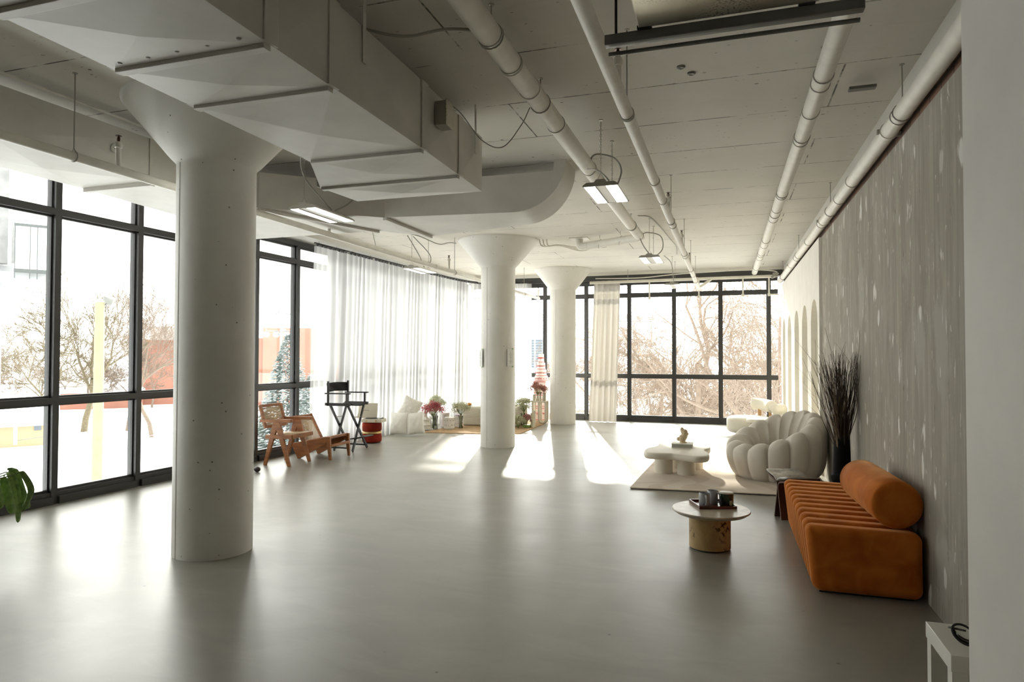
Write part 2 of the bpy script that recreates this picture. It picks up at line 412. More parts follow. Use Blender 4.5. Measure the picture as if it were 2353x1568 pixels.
petal_red = M('dusty_red_petals', (.42,.085,.10), .8, var=.35, vs=40)
petal_pink = M('dusty_pink_petals', (.36,.16,.13), .8, var=.35, vs=40)
petal_cream = M('cream_petals', (.50,.50,.34), .8, var=.25, vs=40)
stem_m = M('flower_stems', (.20,.25,.09), .7, var=.3)
canvas_m = M('black_canvas', (.016,.016,.016), .8, bp=.3, bs=20)
cream_leather = M('cream_case', (.66,.60,.47), .5, bp=.1, bs=80)
black_clay = M('black_clay', (.006,.006,.006), .7, spec=.12)
twig_dark = M('dark_twigs', (.05,.032,.02), .8)
twig_pale = M('pale_twigs', (.42,.33,.22), .8)
walnut = M('dark_ply', (.09,.035,.02), .35, var=.2)
lightboard = M('ply_edge', (.55,.33,.15), .5)
tape_m = M('green_tape', (.25,.50,.22), .6)
galv = None
def m_galv():
    m, nt, b = nm('galvanised_sheet'); co = coords(nt, (1,.35,1))
    c = ramp(nt, noise(nt, co, 3, 5, .6, .5), [(.3, (.48,.45,.36)), (.7, (.72,.69,.58))])
    sp = noise(nt, coords(nt, (1,1,1)), 95, 2, .5); g = noise(nt, coords(nt), 2.6, 2)
    mu = N(nt, 'ShaderNodeMath', operation='MULTIPLY'); nt.links.new(ramp(nt, sp, [(.55, 0.0), (.6, .8)]), mu.inputs[0]); nt.links.new(ramp(nt, g, [(.45, 0.0), (.55, 1.0)]), mu.inputs[1])
    nt.links.new(mix(nt, mu.outputs[0], c, (.2,.19,.15)), b.inputs['Base Color']); b.inputs['Metallic'].default_value = .75; b.inputs['Roughness'].default_value = .38
    return m
galv = m_galv()
house_wall = M('tan_wall', (.36,.28,.17), .8)
dark_glass = M('dark_window', (.10,.12,.14), .2)
pale_clad = M('pale_cladding', (.40,.41,.42), .6)
grey_clad = M('grey_cladding', (.25,.25,.25), .7, var=.2, vs=5)
pole_conc = M('pole_concrete', (.25,.235,.15), .8, var=.08, vs=3)
# ------------------------------------------------------------ setting
ZC = 3.40
lwX = lambda y: -6.43+.04*(y-4.2)
def plane_box(name, b, mat): return struct(MB().box(*b).build(name, mat))
MB_floor = MB().prism([(-6.95,-4),(3,-4),(3,15.35),(-6.15,15.35)], -.2, 0)
struct(MB_floor.build('floor', floor_m))
struct(MB().prism([(-6.95,-4),(3,-4),(3,15.35),(-6.15,15.35)], ZC, ZC+.25).build('ceiling', ceil_m))
plane_box('wall_back', (-7,-4.1,0,3,-4,ZC), white_paint)
plane_box('wall_right', (1.27,-4,0,1.5,15.3,ZC), brick_in)
o = plane_box('trim_1', (1.16,2.3,0,1.268,9.13,3.005), plaster_m)
lab(o, 'distressed grey plaster panel with white flaked patches')
# white wall with five tall arched niches
mb = MB(); x0, x1 = 1.13, 1.265
nic = [(9.3,10.0),(10.42,11.12),(11.58,12.31),(12.88,13.60),(14.14,14.76)]
ys = 9.13; topz = 3.005; segs = 20
for a, b in nic:
    mb.box(x0, ys, 0, x1, a, topz)
    r = (b-a)/2; zs = 2.26-r; c = (a+b)/2
    arc = [(c-r*cos(pi*i/segs), zs+r*sin(pi*i/segs)) for i in range(segs+1)]
    for (ya, za), (yb, zb) in zip(arc, arc[1:]):
        mb.add([(x0,ya,za),(x0,yb,zb),(x0,yb,topz),(x0,ya,topz),(x1,ya,za),(x1,yb,zb),(x1,yb,topz),(x1,ya,topz)],
               [(0,1,2,3),(4,7,6,5),(0,4,5,1),(3,2,6,7)])
    ys = b
mb.box(x0, ys, 0, x1, 15.12, topz)
o = struct(mb.build('wall_niche', M('white_wall', (.86,.835,.77), .7), ang=30)); lab(o, 'white wall with five tall arched niches')
MB_n = MB().box(1.255,9.2,0,1.268,14.9,2.4); o = struct(MB_n.build('trim_2', M('niche_shade', (.66,.62,.51), .8))); lab(o, 'backs of the arched niches, coloured beige for their shade')  # shade of the recesses put into a darker colour than the wall
o = plane_box('trim_5', (1.175,2.3,3.02,1.269,15.0,3.13), brick_in); lab(o, 'strip of old red brick above the plaster')
plane_box('trim_6', (1.18,2.3,3.13,1.269,15.0,ZC), white_paint)
plane_box('wall_partition', (.72,-1.5,0,1.26,2.42,ZC), M('partition_paint', (.68,.655,.61), .6))
# dark header along far windows and left windows
struct(MB().box(-6.0,15.02,3.21,1.26,15.3,3.335).build('trim_3', dark_steel))
struct(MB().box(-6.0,14.98,3.335,1.18,15.3,ZC).build('trim_7', white_paint))
struct(MB().prism([(lwX(8.1)-.16,8.1),(lwX(8.1)+.34,8.1),(lwX(14.7)+.34,14.7),(lwX(15.0)+.7,15.0),(lwX(15.0)-.16,15.0)], 3.262, ZC).build('trim_4', white_paint))

# window bays
wn = [0]
def bay(P0, P1, inn, zt, sill=.09, first=False, tp=3.12):
    """glazed bay between two mullions. P0,P1 plan points, inn = inward unit normal"""
    wn[0] += 1
    P0 = V((*P0,0)); P1 = V((*P1,0)); d = (P1-P0).normalized(); n = V((*inn,0))
    fr = MB(); w = .032; dep = .13
    def rail(z0, z1, a, b, din=.0, dout=.08):
        A = P0+d*a; B = P1-d*b
        fr.ext([A-n*dout+V((0,0,z0)), A+n*din+V((0,0,z0)), A+n*din+V((0,0,z1)), A-n*dout+V((0,0,z1))], B-A)
    # mullion at P0
    def mul(P):
        for ww, di, do in ((w, .0, dep), (w+.014, -.045, .09)):
            fr.ext([P-d*ww+n*di, P+d*ww+n*di, P+d*ww-n*do, P-d*ww-n*do], V((0,0,tp+.10)))
    mul(P0)
    if first: mul(P1)
    for z0, z1 in ((1.0,1.062), (zt-.032, zt+.032)):
        rail(z0, z1, w, w, 0, .12); rail(z0-.02, z1+.02, w, w, -.05, .09)
    rail(0, .075, w, w, .03, .12); rail(.075, .115, w, w, -.015, .1); rail(.115,.14, w, w, -.05, .09)
    rail(tp+.03, tp+.10, w, w, 0, .1); rail(tp, tp+.03, w, w, -.05, .09)
    o = struct(fr.build('window_%d' % wn[0], dark_steel))
    for z0, z1 in ((.12,1.0),(1.062,zt-.032),(zt+.032,tp+.02)):
        A = P0+d*(w+.002); B = P1-d*(w+.002)
        g = MB().ext([A-n*.066+V((0,0,z0)), A-n*.074+V((0,0,z0)), A-n*.074+V((0,0,z1)), A-n*.066+V((0,0,z1))], B-A)
        g.build('glass_pane', glass_m, o)
plane_box('wall_added', (-7,-4,0,lwX(2)+.03,2.03,ZC), white_paint)  # unseen wall added in place of more windows, to dim the foreground
lm = [2.05,3.0,3.94,4.89,5.84,6.79,7.73,8.62,9.55,10.42,11.35,12.2,13.1,14.05,15.02]
for i in range(len(lm)-1):
    a, b = lm[i], lm[i+1]
    bay((lwX(a),a), (lwX(b),b), (.9992,-.04), 2.935, first=(i == len(lm)-2), tp=3.295 if b < 8.0 else 3.15)
fm = [-5.95,-5.1,-4.1,-3.1,-2.1,-1.1,-.105,.885,1.10]
for i in range(len(fm)-1):
    bay((fm[i],15.13), (fm[i+1],15.13), (0,-1), 2.88, first=False)

# ------------------------------------------------------------ columns
def column(x, y, label, rt, chip=1, pad=0):
    n = 64; r = .285
    prof = [(r, 0), (r, 2.93), (r+.005, 2.955), (r+.05, 3.0), (rt-.02, 3.36), (rt, 3.385), (rt, ZC)]
    mb = MB().lathe(prof, (x, y, 0), n)
    # formwork seam
    a = rad(250); mb.beam((x+cos(a)*r, y+sin(a)*r, 0), (x+cos(a)*r, y+sin(a)*r, 2.93), .006, .006)
    return tag(mb.build('round_column', col_m, ang=40), label, 'column')
column(-3.75, 4.13, 'massive white concrete column nearest the camera, flaring under the ducts', .66)
column(-3.59, 10.31, 'white mushroom column in mid room with paper notices taped on it', .67)
column(-3.43, 14.22, 'white mushroom column farthest away beside the gathered curtain', .63)

# ------------------------------------------------------------ ducts
def xpanel(mb, a, b, c, d, dep):      # cross-broken sheet panel a,b,c,d with raised centre
    a, b, c, d = map(V, (a, b, c, d)); m = (a+b+c+d)/4; n = (b-a).cross(d-a).normalized(); m = m+n*dep
    mb.add([a, b, c, d, m], [(0,1,4),(1,2,4),(2,3,4),(3,0,4)])
def duct_sections(mb, st, z0, z1, dep=.028):   # st = [(xl,xr,y)] along Y
    for (al, ar, ay), (bl, br, by) in zip(st, st[1:]):
        xpanel(mb, (al,ay,z0), (bl,by,z0), (br,by,z0), (ar,ay,z0), dep)
        xpanel(mb, (ar,ay,z0), (br,by,z0), (br,by,z1), (ar,ay,z1), dep*.5)
        xpanel(mb, (al,ay,z1), (bl,by,z1), (bl,by,z0), (al,ay,z0), dep*.5)
        mb.add([(al,ay,z1),(ar,ay,z1),(br,by,z1),(bl,by,z1)], [(0,1,2,3)])
    for (l, r, y) in (st[0], st[-1]): mb.add([(l,y,z0),(r,y,z0),(r,y,z1),(l,y,z1)], [(0,1,2,3)])
stA = [(-2.65,-1.81,y) for y in (-3.9,-2.4,-.6,.9,1.75,2.28,2.745,3.76)]+[(-2.995,-1.825,4.39),(-2.955,-1.835,4.87)]
dA = thing('air_duct', 'big white rectangular air duct running overhead past the near column', 'duct', (-2.2,2,2.8))
mb = MB(); zb, zt = 2.8, 3.23; duct_sections(mb, stA, zb, zt); mb.build('duct_body', duct_paint, dA, ang=2)
for (l, r, y) in stA[1:-1]:
    f = MB(); w = .045; t = .022
    f.box(l+.02, y-w/2, zb-t, r-.01, y+w/2, zb); f.box(r, y-w, zb, r+.012, y+w, zt); f.box(l-.012, y-w, zb, l, y+w, zt)
    f.build('flange', duct_paint, dA, bev=.003)
for y in (1.2, 3.0, 4.62):
    f = MB().box(-1.80,y,zt-.2,-1.795,y+.03,ZC); f.build('hanger_strap', duct_paint, dA)
for i in range(5):
    x = -2.55+i*.165; y = 2.215-.006*i
    MB().lathe([(.011,.01),(.011,-.006),(.006,-.012)], (x, y, zb), 8).build('screw', cable_grey, dA)
# left duct
dB = thing('air_duct', 'white duct running along the left windows then turning and ending in a rounded elbow', 'duct', (-4.8,3,2.9))
zb, zt = 2.9, 3.24
stB = [(-5.13,-4.45,y) for y in (-3.9,-2.2,-.4,1.3,2.9)]+[(-5.16,-4.40,4.15)]
mb = MB(); duct_sections(mb, stB, zb, zt)
def poly_seg(pts):   # pts quad near/far in plan
    (a, b, c, d) = pts
    xpanel(mb, (*a,zb), (*b,zb), (*c,zb), (*d,zb), -.01 if ((V(b)-V(a)).cross(V(d)-V(a)) > 0) else .01)
    mb.add([(*p,zt) for p in pts], [(0,1,2,3)])
    for p, q in zip(pts, pts[1:]+pts[:1]): mb.add([(*p,zb),(*q,zb),(*q,zt),(*p,zt)], [(0,1,2,3)])
poly_seg([(-5.16,4.15),(-4.40,4.15),(-4.22,5.19),(-5.26,5.35)])
poly_seg([(-5.26,5.35),(-4.22,5.19),(-3.72,6.57),(-5.40,6.60)])
poly_seg([(-4.22,5.19),(-3.654,5.68),(-3.295,5.947),(-3.72,6.57)])
poly_seg([(-3.72,6.57),(-3.295,5.947),(-3.295,7.05),(-3.56,6.77)])
mb.build('duct_body', duct_paint, dB, ang=2)
mb = MB(); ncv = 14
bot = [(-3.295, 2.9), (-1.98, 2.9)]+[(-1.98+.52*sin(pi/2*i/ncv), 2.9+.50*(1-cos(pi/2*i/ncv))) for i in range(1, ncv+1)]
prof = bot+[(-1.57,3.4),(-1.58,3.29),(-3.295,3.24)]
yn = lambda x: 5.947+(x+3.295)*.12
yf = lambda x: 7.05-(x+3.295)*.25
n = len(prof)
mb.add([(x, yn(x), z) for x, z in prof]+[(x, yf(x), z) for x, z in prof],
       [tuple(range(n)), tuple(range(2*n-1, n-1, -1))]+[(i, (i+1) % n, n+(i+1) % n, n+i) for i in range(n)])
mb.build('duct_elbow', duct_paint, dB, ang=30)
for (l, r, y) in stB[1:]:
    f = MB(); f.box(l+.02, y-.022, zb-.035, r-.01, y+.022, zb); f.box(r, y-.05, zb, r+.01, y+.05, zt); f.build('flange', duct_paint, dB, bev=.003)
for a, b in (((-4.22,5.19),(-5.26,5.35)), ((-3.72,6.57),(-4.22,5.19)), ((-3.295,5.947),(-3.295,7.05))):
    f = MB().beam((*a,zb-.014), (*b,zb-.014), .045, .028); f.build('flange', duct_paint, dB, bev=.003)
f = MB().box(-4.445,1.5,zt-.2,-4.44,1.53,ZC); f.build('hanger_strap', duct_paint, dB)
f = MB().box(-4.44,2.62,zb,-4.43,2.70,ZC); f.build('hanger_strap', duct_paint, dB)
tag(MB().lathe([(.03,0),(.03,.012),(.012,.016),(.012,.03)], (-4.40,3.78,3.06), 16, Matrix.Rotation(rad(90),3,'Y')).build('access_cap', white_gloss), 'small round white cap on the side of the left duct', 'cap')
# conduit above left duct
tag(MB().tube([(-4.46,-3.5,3.33),(-4.46,2.2,3.32),(-4.44,4.3,3.33),(-4.35,5.6,3.34)], .012, 8).build('conduit', pipe_paint), 'thin white conduit above the duct by the left windows', 'pipe')

# bare metal duct near camera with strut support
dC = thing('metal_duct', 'bare galvanised duct end hanging overhead near the camera', 'duct', (0,2,2.85))
mb = MB().box(-.335,.2,2.84,.345,2.70,3.12); mb.build('duct_body', galv, dC, bev=.006)
MB().box(-.40,.2,2.86,-.336,2.42,3.10).build('insulation_wrap', galv, dC, bev=.01)
hg = thing('strut_hanger', 'dark slotted steel strut on rods carrying the bare metal duct', 'bracket', (0,2.73,2.8))
MB().box(-.475,2.705,2.795,.50,2.745,2.838).build('strut', grey_steel, hg, bev=.002)
MB().tube([(-.465,2.755,2.775),(.49,2.755,2.775)], .009, 10).build('rod', grey_steel, hg)
for x in (-.43, .45):
    MB().tube([(x,2.725,2.83),(x,2.725,ZC)], .006, 8).build('threaded_rod', black_metal, hg)
for x in (-.31, .30): MB().box(x-.03,2.69,2.835,x+.03,2.72,2.852).build('clip', black_metal, hg, bev=.004)

# ------------------------------------------------------------ pipes
def band(mb, c, r, ax='Y', w=.006):
    rot = Matrix.Rotation(rad(-90), 3, 'X') if ax == 'Y' else Matrix.Rotation(rad(90), 3, 'Y')
    mb.lathe([(r, -w), (r+.005, -w), (r+.005, w), (r, w)], c, 20, rot)
def pipe(label, pts, r, bands=(), hang=(), cat='pipe', nm_='ceiling_pipe', couple=()):
    t = thing(nm_, label, cat, pts[0])
    MB().tube(pts, r, 20).build('pipe_run', pipe_paint, t)
    a, b = V(pts[0]), V(pts[1])
    at = lambda y: a+(b-a)*((y-a.y)/(b.y-a.y))
    for y in bands:
        m = MB(); band(m, at(y), r); m.build('clamp_band', hanger_metal, t)
    for y in couple:
        m = MB(); band(m, at(y), r+.002, w=.02); m.build('pipe_coupling', pipe_paint, t)
    for y in hang:
        p = at(y); m = MB(); m.tube([(p.x,p.y,p.z+r+.02),(p.x,p.y,ZC)], .0045, 6)
        m.tube([(p.x+(r+.004)*cos(k), p.y, p.z+(r+.004)*sin(k)+(.02 if abs(k-pi/2) < .3 else 0)) for k in [i*2*pi/16 for i in range(16)]], .004, 6, closed=True)
        m.lathe([(.016,ZC-.004),(.016,ZC)], (p.x,p.y,0), 12)
        m.build('hanger_rod', hanger_metal, t)
    return t, at
pA, at = pipe('thick white drain pipe under the ceiling, left of the smaller pipe it parallels', [(-1.2,-3.9,3.20),(-1.2,9.82,3.25)], .066, bands=(3.3,3.66,4.1,4.75,6.0,8.9), hang=(3.32,4.32,8.85), couple=(3.70,4.08,9.7))
MB().tube(cm([(-1.2,9.75,3.25),(-1.23,9.84,3.25),(-1.32,9.90,3.25),(-2.12,10.42,3.26)], 6), .062, 18).build('pipe_branch', pipe_paint, pA)
MB().tube(cm([(-2.08,10.39,3.26),(-2.2,10.46,3.265),(-2.25,10.49,3.30),(-2.26,10.50,3.40)], 6), .062, 18).build('pipe_elbow', pipe_paint, pA)
MB().box(-2.40,10.36,3.388,-2.10,10.62,3.40).build('ceiling_plate', white_gloss, pA, bev=.002)
for s in (.25,.7):
    p = V((-1.32,9.90,3.25)).lerp(V((-2.12,10.42,3.26)), s); m = MB(); m.tube([(p.x,p.y,p.z+.09),(p.x,p.y,ZC)], .004, 6); m.tube([(p.x+.02*sin(k), p.y+.068*cos(k), p.z+.07*sin(k)+.004) for k in [i*2*pi/14 for i in range(14)]], .004, 6, closed=True); m.build('hanger_rod', hanger_metal, pA)

def sprinkler(x, y, z0, h, par):
    t = MB().lathe([(.022,0),(.018,.02),(.018,h*.62),(.026,h*.63),(.028,h*.72),(.021,h*.8),(.014,h*.82)], (x,y,z0), 14).build('sprinkler_head', pipe_paint, par)
    m = MB(); zz = z0+h*.8
    for s in (-1,1): m.tube([(x+s*.008,y,zz),(x+s*.013,y,zz+.025),(x+s*.004,y,zz+.045)], .003, 6)
    m.lathe([(.004,0),(.005,.045)], (x,y,zz), 8); m.lathe([(.022,.045),(.020,.049),(.0,.050)], (x,y,zz), 14)
    m.build('deflector', copper_red, t)
    return t
pB, atB = pipe('sprinkler pipe down the middle of the ceiling toward the far windows', [(-.54,-3.9,2.90),(-.54,14.3,2.92)], .036, bands=(3.85,6.1,7.3,12.0), hang=(3.82,7.07,9.4,11.2,13.0), nm_='sprinkler_pipe', couple=(5.4,9.65,12.9))
MB().ball((-.54,14.3,2.92), .05,.05,.04).build('end_cap', pipe_paint, pB)
MB().tube([(-.54,14.3,2.92),(-.44,14.45,3.0),(-.30,14.6,3.12)], .03, 12).build('pipe_elbow', pipe_paint, pB)
for y, l in ((3.55,'upright sprinkler head right below the strut hanger of the bare duct'),(6.85,'upright sprinkler head on the middle pipe beside the first hanging lamp'),(9.0,'upright sprinkler head on the middle pipe next to a pipe coupling'),(11.0,'upright sprinkler head on the middle pipe close to the far windows'),(14.1,'farthest sprinkler head on the middle pipe, by its end cap')):
    sprinkler(-.55, y, 2.925, .24, pB)
pC, at = pipe('thick banded white pipe under the right half of the ceiling', [(.58,-3.9,3.22),(.58,14.6,3.24)], .055, bands=(4.55,5.05,5.7,7.6,8.3,8.9,11.0,11.8,12.4), hang=(4.4,5.6,7.5,8.6,10.5,12.0,13.8))
pD, at = pipe('long white pipe along the brick strip at the top of the right wall', [(1.10,-1,3.085),(1.10,14.95,3.085)], .055, bands=(4.9,6.6,7.3,8.6,9.9,11.5), hang=(4.82,7.9,11.2,14.2), couple=(5.2,8.45,12.4))
for y in (5.2,8.45,12.4):
    m = MB(); m.obox((1.04,y,3.085),(.03,.03,.03)); m.obox((1.17,y,3.06),(.04,.03,.03)); m.build('coupling_bolt', hanger_metal, pD)
pE, atE = pipe('sprinkler pipe along the left side in front of the window duct', [(-4.17,-3.9,2.83),(-4.17,14.9,2.835)], .032, hang=(3.28,9.83,13.7), nm_='sprinkler_pipe', couple=(4.98,9.1))
m = MB(); p = atE(7.3); m.tube([(-4.17,7.3,2.87),(-4.19,7.15,3.24)], .005, 6); m.build('hanger_rod', hanger_metal, pE)
for y, l in ((3.62,'upright sprinkler head before the left duct, nearest to the near column'),(6.28,'upright sprinkler head beside the hanging lamp under the left duct'),(9.6,'upright sprinkler head on the left pipe before the middle column'),(14.85,'sprinkler head on the end of the left pipe by the far corner')):
    sprinkler(-4.17, y, 2.85, .23, pE)
# cross pipe by the far windows
t = thing('cross_pipe', 'white pipe running across the top of the far windows with dropped branches', 'pipe', (-.5,14.6,3.14))
MB().tube([(-2.9,14.6,3.13),(.98,14.6,3.15)], .032, 14).build('pipe_run', pipe_paint, t)
for x, zl in ((-1.58,2.76),(-.54,2.76),(.35,2.77),(.86,2.77)):
    m = MB(); m.tube([(x,14.6,3.14),(x,14.6,zl)], .016, 10); m.lathe([(.026,-.03),(.026,.02),(.018,.03)], (x,14.6,zl), 12)
    if x > .8: m.tube([(x,14.6,zl),(1.05,14.6,zl)], .016, 10)
    m.build('drop_pipe', pipe_paint, t)
for x in (-2.05,.55):
    MB().tube([(x,14.6,3.16),(x,14.6,ZC)], .005, 6).build('hanger_rod', hanger_metal, t)
tag(MB().tube(cm([(-2.8,14.75,3.24),(-1.8,14.7,3.22),(-1.05,14.7,3.27),(-.2,14.7,3.30),(.5,14.7,3.31),(.95,14.7,3.27),(1.05,14.65,3.2)], 8), .011, 8).build('electric_cable', pipe_paint), 'thin white cable sagging along the header above the far windows', 'cable')
m = MB(); m.obox((.98,14.55,3.17),(.10,.10,.09)); m.lathe([(.03,0),(.03,.08)], (.92,14.52,3.12), 12, Matrix.Rotation(rad(90),3,'X')); tag(m.build('valve', hanger_metal, bev=.006), 'small valve assembly where the far pipes meet the right wall', 'valve')

# junction box on duct, cable
jb = thing('junction_box', 'small grey metal box fixed to the side of the big duct', 'electrical box', (-1.79,3.95,3.04))
MB().box(-1.80,3.90,3.0,-1.72,4.02,3.16).build('box_body', M('dull_beige_metal', (.34,.32,.27), .5), jb, bev=.004)
MB().box(-1.72,3.895,2.995,-1.715,4.025,3.165).build('lid', galv, jb)
tag(MB().tube(cm([(-1.74,3.98,3.17),(-1.68,4.06,3.12),(-1.6,4.25,2.99),(-1.5,4.4,2.98),(-1.35,4.35,3.10),(-1.27,4.3,3.2)], 8), .0038, 8).build('electric_cable', cable_grey), 'thin cable looping from the box on the duct to the thick drain pipe', 'cable')
tag(MB().tube(cm([(-2.0,3.1,3.34),(-1.86,3.2,3.30),(-1.68,3.28,3.28),(-1.5,3.42,3.36),(-1.26,3.55,3.37)], 8), .009, 8).build('flexible_conduit', cable_grey), 'curved flexible conduit between the big duct and the thick drain pipe', 'conduit')
jb = thing('ceiling_box', 'round junction box with cables on the ceiling beyond the pipe elbow', 'electrical box', (-2.18,11.66,3.33))
MB().lathe([(.07,0),(.07,.07)], (-1.95,10.9,3.31), 20).build('box_body', grey_steel, jb)
m = MB()
for k in range(3): m.tube(cm([(-1.98,10.9,3.34),(-2.3,10.75+.05*k,3.30-.02*k),(-2.62,10.5+.05*k,3.32),(-2.75-.05*k,10.4,3.29),(-2.78-.06*k,10.38,3.40)], 6), .009, 6)
m.build('cable', pipe_paint, jb)
for x, y, l in ((.0,4.42,'left'),(.06,4.54,'right')):
    tag(MB().lathe([(.028,0),(.028,-.006),(.018,-.012),(.008,-.008)], (x-.27,y,ZC), 16).build('ceiling_anchor', grey_steel), 'small round anchor set in the ceiling, %s one of a touching pair' % ('near' if l == 'left' else 'far'), 'anchor')
tag(MB().box(.82,5.0,3.34,.99,5.06,3.36).build('ceiling_bracket', grey_steel, bev=.003), 'small grey bracket on the ceiling near the right wall pipe', 'bracket')

# ------------------------------------------------------------ hanging lamps
def chain(mb, p, q, link=.026):
    p, q = V(p), V(q); n = max(2, int((q-p).length/link/.8)); 
    for i in range(n):
        c = p.lerp(q, (i+.5)/n); a = (i % 2)*pi/2
        mb.tube([(c.x+cos(a)*.006*cos(k), c.y+sin(a)*.006*cos(k), c.z+link*.5*sin(k)) for k in [j*2*pi/8 for j in range(8)]], .0016, 4, closed=True)
def lamp(x, y, z, label, L=.6, Wd=.28, loops=None, rz=0):
    t = thing('hanging_lamp', label, 'lamp', (x,y,z), 'panel lamps hung on chains')
    m = MB(); h = .055
    sec = [(-Wd/2,0),(-Wd/2,.012),(-Wd/2+.03,h*.6),(-Wd*.18,h*.6),(-Wd*.12,h),(Wd*.12,h),(Wd*.18,h*.6),(Wd/2-.03,h*.6),(Wd/2,.012),(Wd/2,0)]
    m.ext([(a,-L/2,b) for a, b in sec], (0,L,0)); m.build('housing', white_gloss, t, world=False)
    for yy in (-L/2-.003, L/2):
        m = MB(); m.ext([(a*1.03,yy,b-.002) for a, b in sec], (0,.003,0)); m.build('end_plate', hanger_metal, t, world=False)
    for s in (-1, 1):
        m = MB().box(s*(Wd*.31)-Wd*.16,-L/2+.01,-.004,s*(Wd*.31)+Wd*.16,L/2-.01,0); m.build('diffuser', diffuser_m, t, world=False)
    for s in (-1, 1):
        m = MB().box(s*Wd*.14-.003,-L/2+.01,-.006,s*Wd*.14+.003,L/2-.01,0); m.build('divider', hanger_metal, t, world=False)
    for s in (-1, 1):
        yy = s*L*.46; m = MB()
        chain(m, (0,yy,h+.05), (0,yy,ZC-z-.01)); m.lathe([(.018,ZC-z-.006),(.018,ZC-z)], (0,yy,0), 12); m.build('chain', hanger_metal, t, world=False)
        m = MB().tube([(-.035,yy,h-.01),(0,yy,h+.05),(.035,yy,h-.01)], .0025, 6); m.build('wire_hook', hanger_metal, t, world=False)
    if loops:
        for L_ in loops:
            m = MB().tube(cm([(a-x,b-y,c-z) for a, b, c in L_], 8), .0075, 8); m.build('power_cable', cable_grey, t, world=False)
    return t
lamp(-.95,5.51,2.86,'largest lit lamp, hung directly under the thick drain pipe', loops=[[(-.88,5.55,2.91),(-.84,5.6,3.08),(-.93,5.75,3.24),(-1.1,5.8,3.3),(-1.16,5.75,3.2)],[(-.90,5.45,2.91),(-.95,5.5,3.0),(-1.05,5.6,3.1),(-1.16,5.75,3.16)]])
lamp(-1.0,9.52,2.86,'lamp with two cable loops hung beyond the elbow of the drain pipe', loops=[[(-.96,9.6,2.91),(-.86,9.7,3.05),(-.9,9.8,3.25),(-1.1,9.9,3.33),(-1.2,9.85,3.28)],[(-1.0,9.45,2.91),(-1.1,9.5,3.05),(-1.17,9.6,3.2),(-1.17,9.75,3.3)]])
lamp(-3.70,5.47,2.85,'bright lamp hung under the left duct beside the end of the big duct', L=.66, loops=[[(-3.62,5.5,2.90),(-3.68,5.45,2.98),(-3.72,5.2,3.15),(-3.62,5.0,3.3),(-3.5,4.9,3.38)],[(-3.6,5.52,2.90),(-3.5,5.6,2.98),(-3.42,5.65,3.1),(-3.4,5.7,3.3)]])
lamp(-4.68,9.62,2.86,'lamp with hanging cables seen edge on before the sheer curtains', L=.66, loops=[[(-4.6,9.6,2.91),(-4.65,9.5,3.1),(-4.75,9.3,3.38)],[(-4.55,9.65,2.91),(-4.5,9.6,3.1),(-4.7,9.4,3.38)]])
lamp(-.97,13.3,2.86,'farthest small lamp hung before the far window header', L=.8, loops=[[(-.97,13.3,2.91),(-.97,13.2,3.1),(-1.0,13.0,3.3),(-1.1,12.7,3.39)]])
tag(MB().tube(cm([(-1.1,8.8,3.36),(-.98,9.1,3.39),(-.9,9.9,3.385),(-.85,10.8,3.385),(-.8,11.6,3.38),(-.85,12.5,3.38)], 6), .008, 6).build('electric_cable', cable_grey), 'ceiling cable running from the thick drain pipe past the second lamp', 'cable')
tag(MB().tube(cm([(-5.0,7.6,3.385),(-4.75,8.9,3.385),(-4.6,9.4,3.38),(-4.42,9.75,3.30),(-4.35,10.0,3.36),(-4.30,10.2,3.38)], 6), .008, 6).build('electric_cable', cable_grey), 'ceiling cable running from the left windows toward the middle column', 'cable')
# notices on the middle column
for (a, hgt, zc, l) in ((250,.16,1.45,'paper notice taped to the left side of the middle column'),(331,.17,1.46,'white card taped to the right edge of the middle column')):
    a = rad(a) if a != 250 else rad(222)
    cx, cy = -3.59+cos(a)*.292, 10.31+sin(a)*.292
    t = thing('paper_notice', l, 'notice', (cx,cy,zc))
    rot = Matrix.Rotation(a, 3, 'Z')
    m = MB(); m.obox((cx+cos(a)*.012,cy+sin(a)*.012,zc), (.004,.13,.28), rot); m.build('sheet', paper, t)
    for s in (-1, 1):
        m = MB(); m.obox((cx+cos(a)*.012-sin(a)*.05,cy+sin(a)*.012+cos(a)*.05,zc+s*.145), (.006,.03,.02), rot); m.build('tape', tape_m, t)
    m = MB()
    for k in range(9): m.obox((cx+cos(a)*.015,cy+sin(a)*.015,zc+.09-k*.022), (.001,.02+.06*((k*37) % 5)/5,.004), rot)
    m.build('print', grey_steel, t)

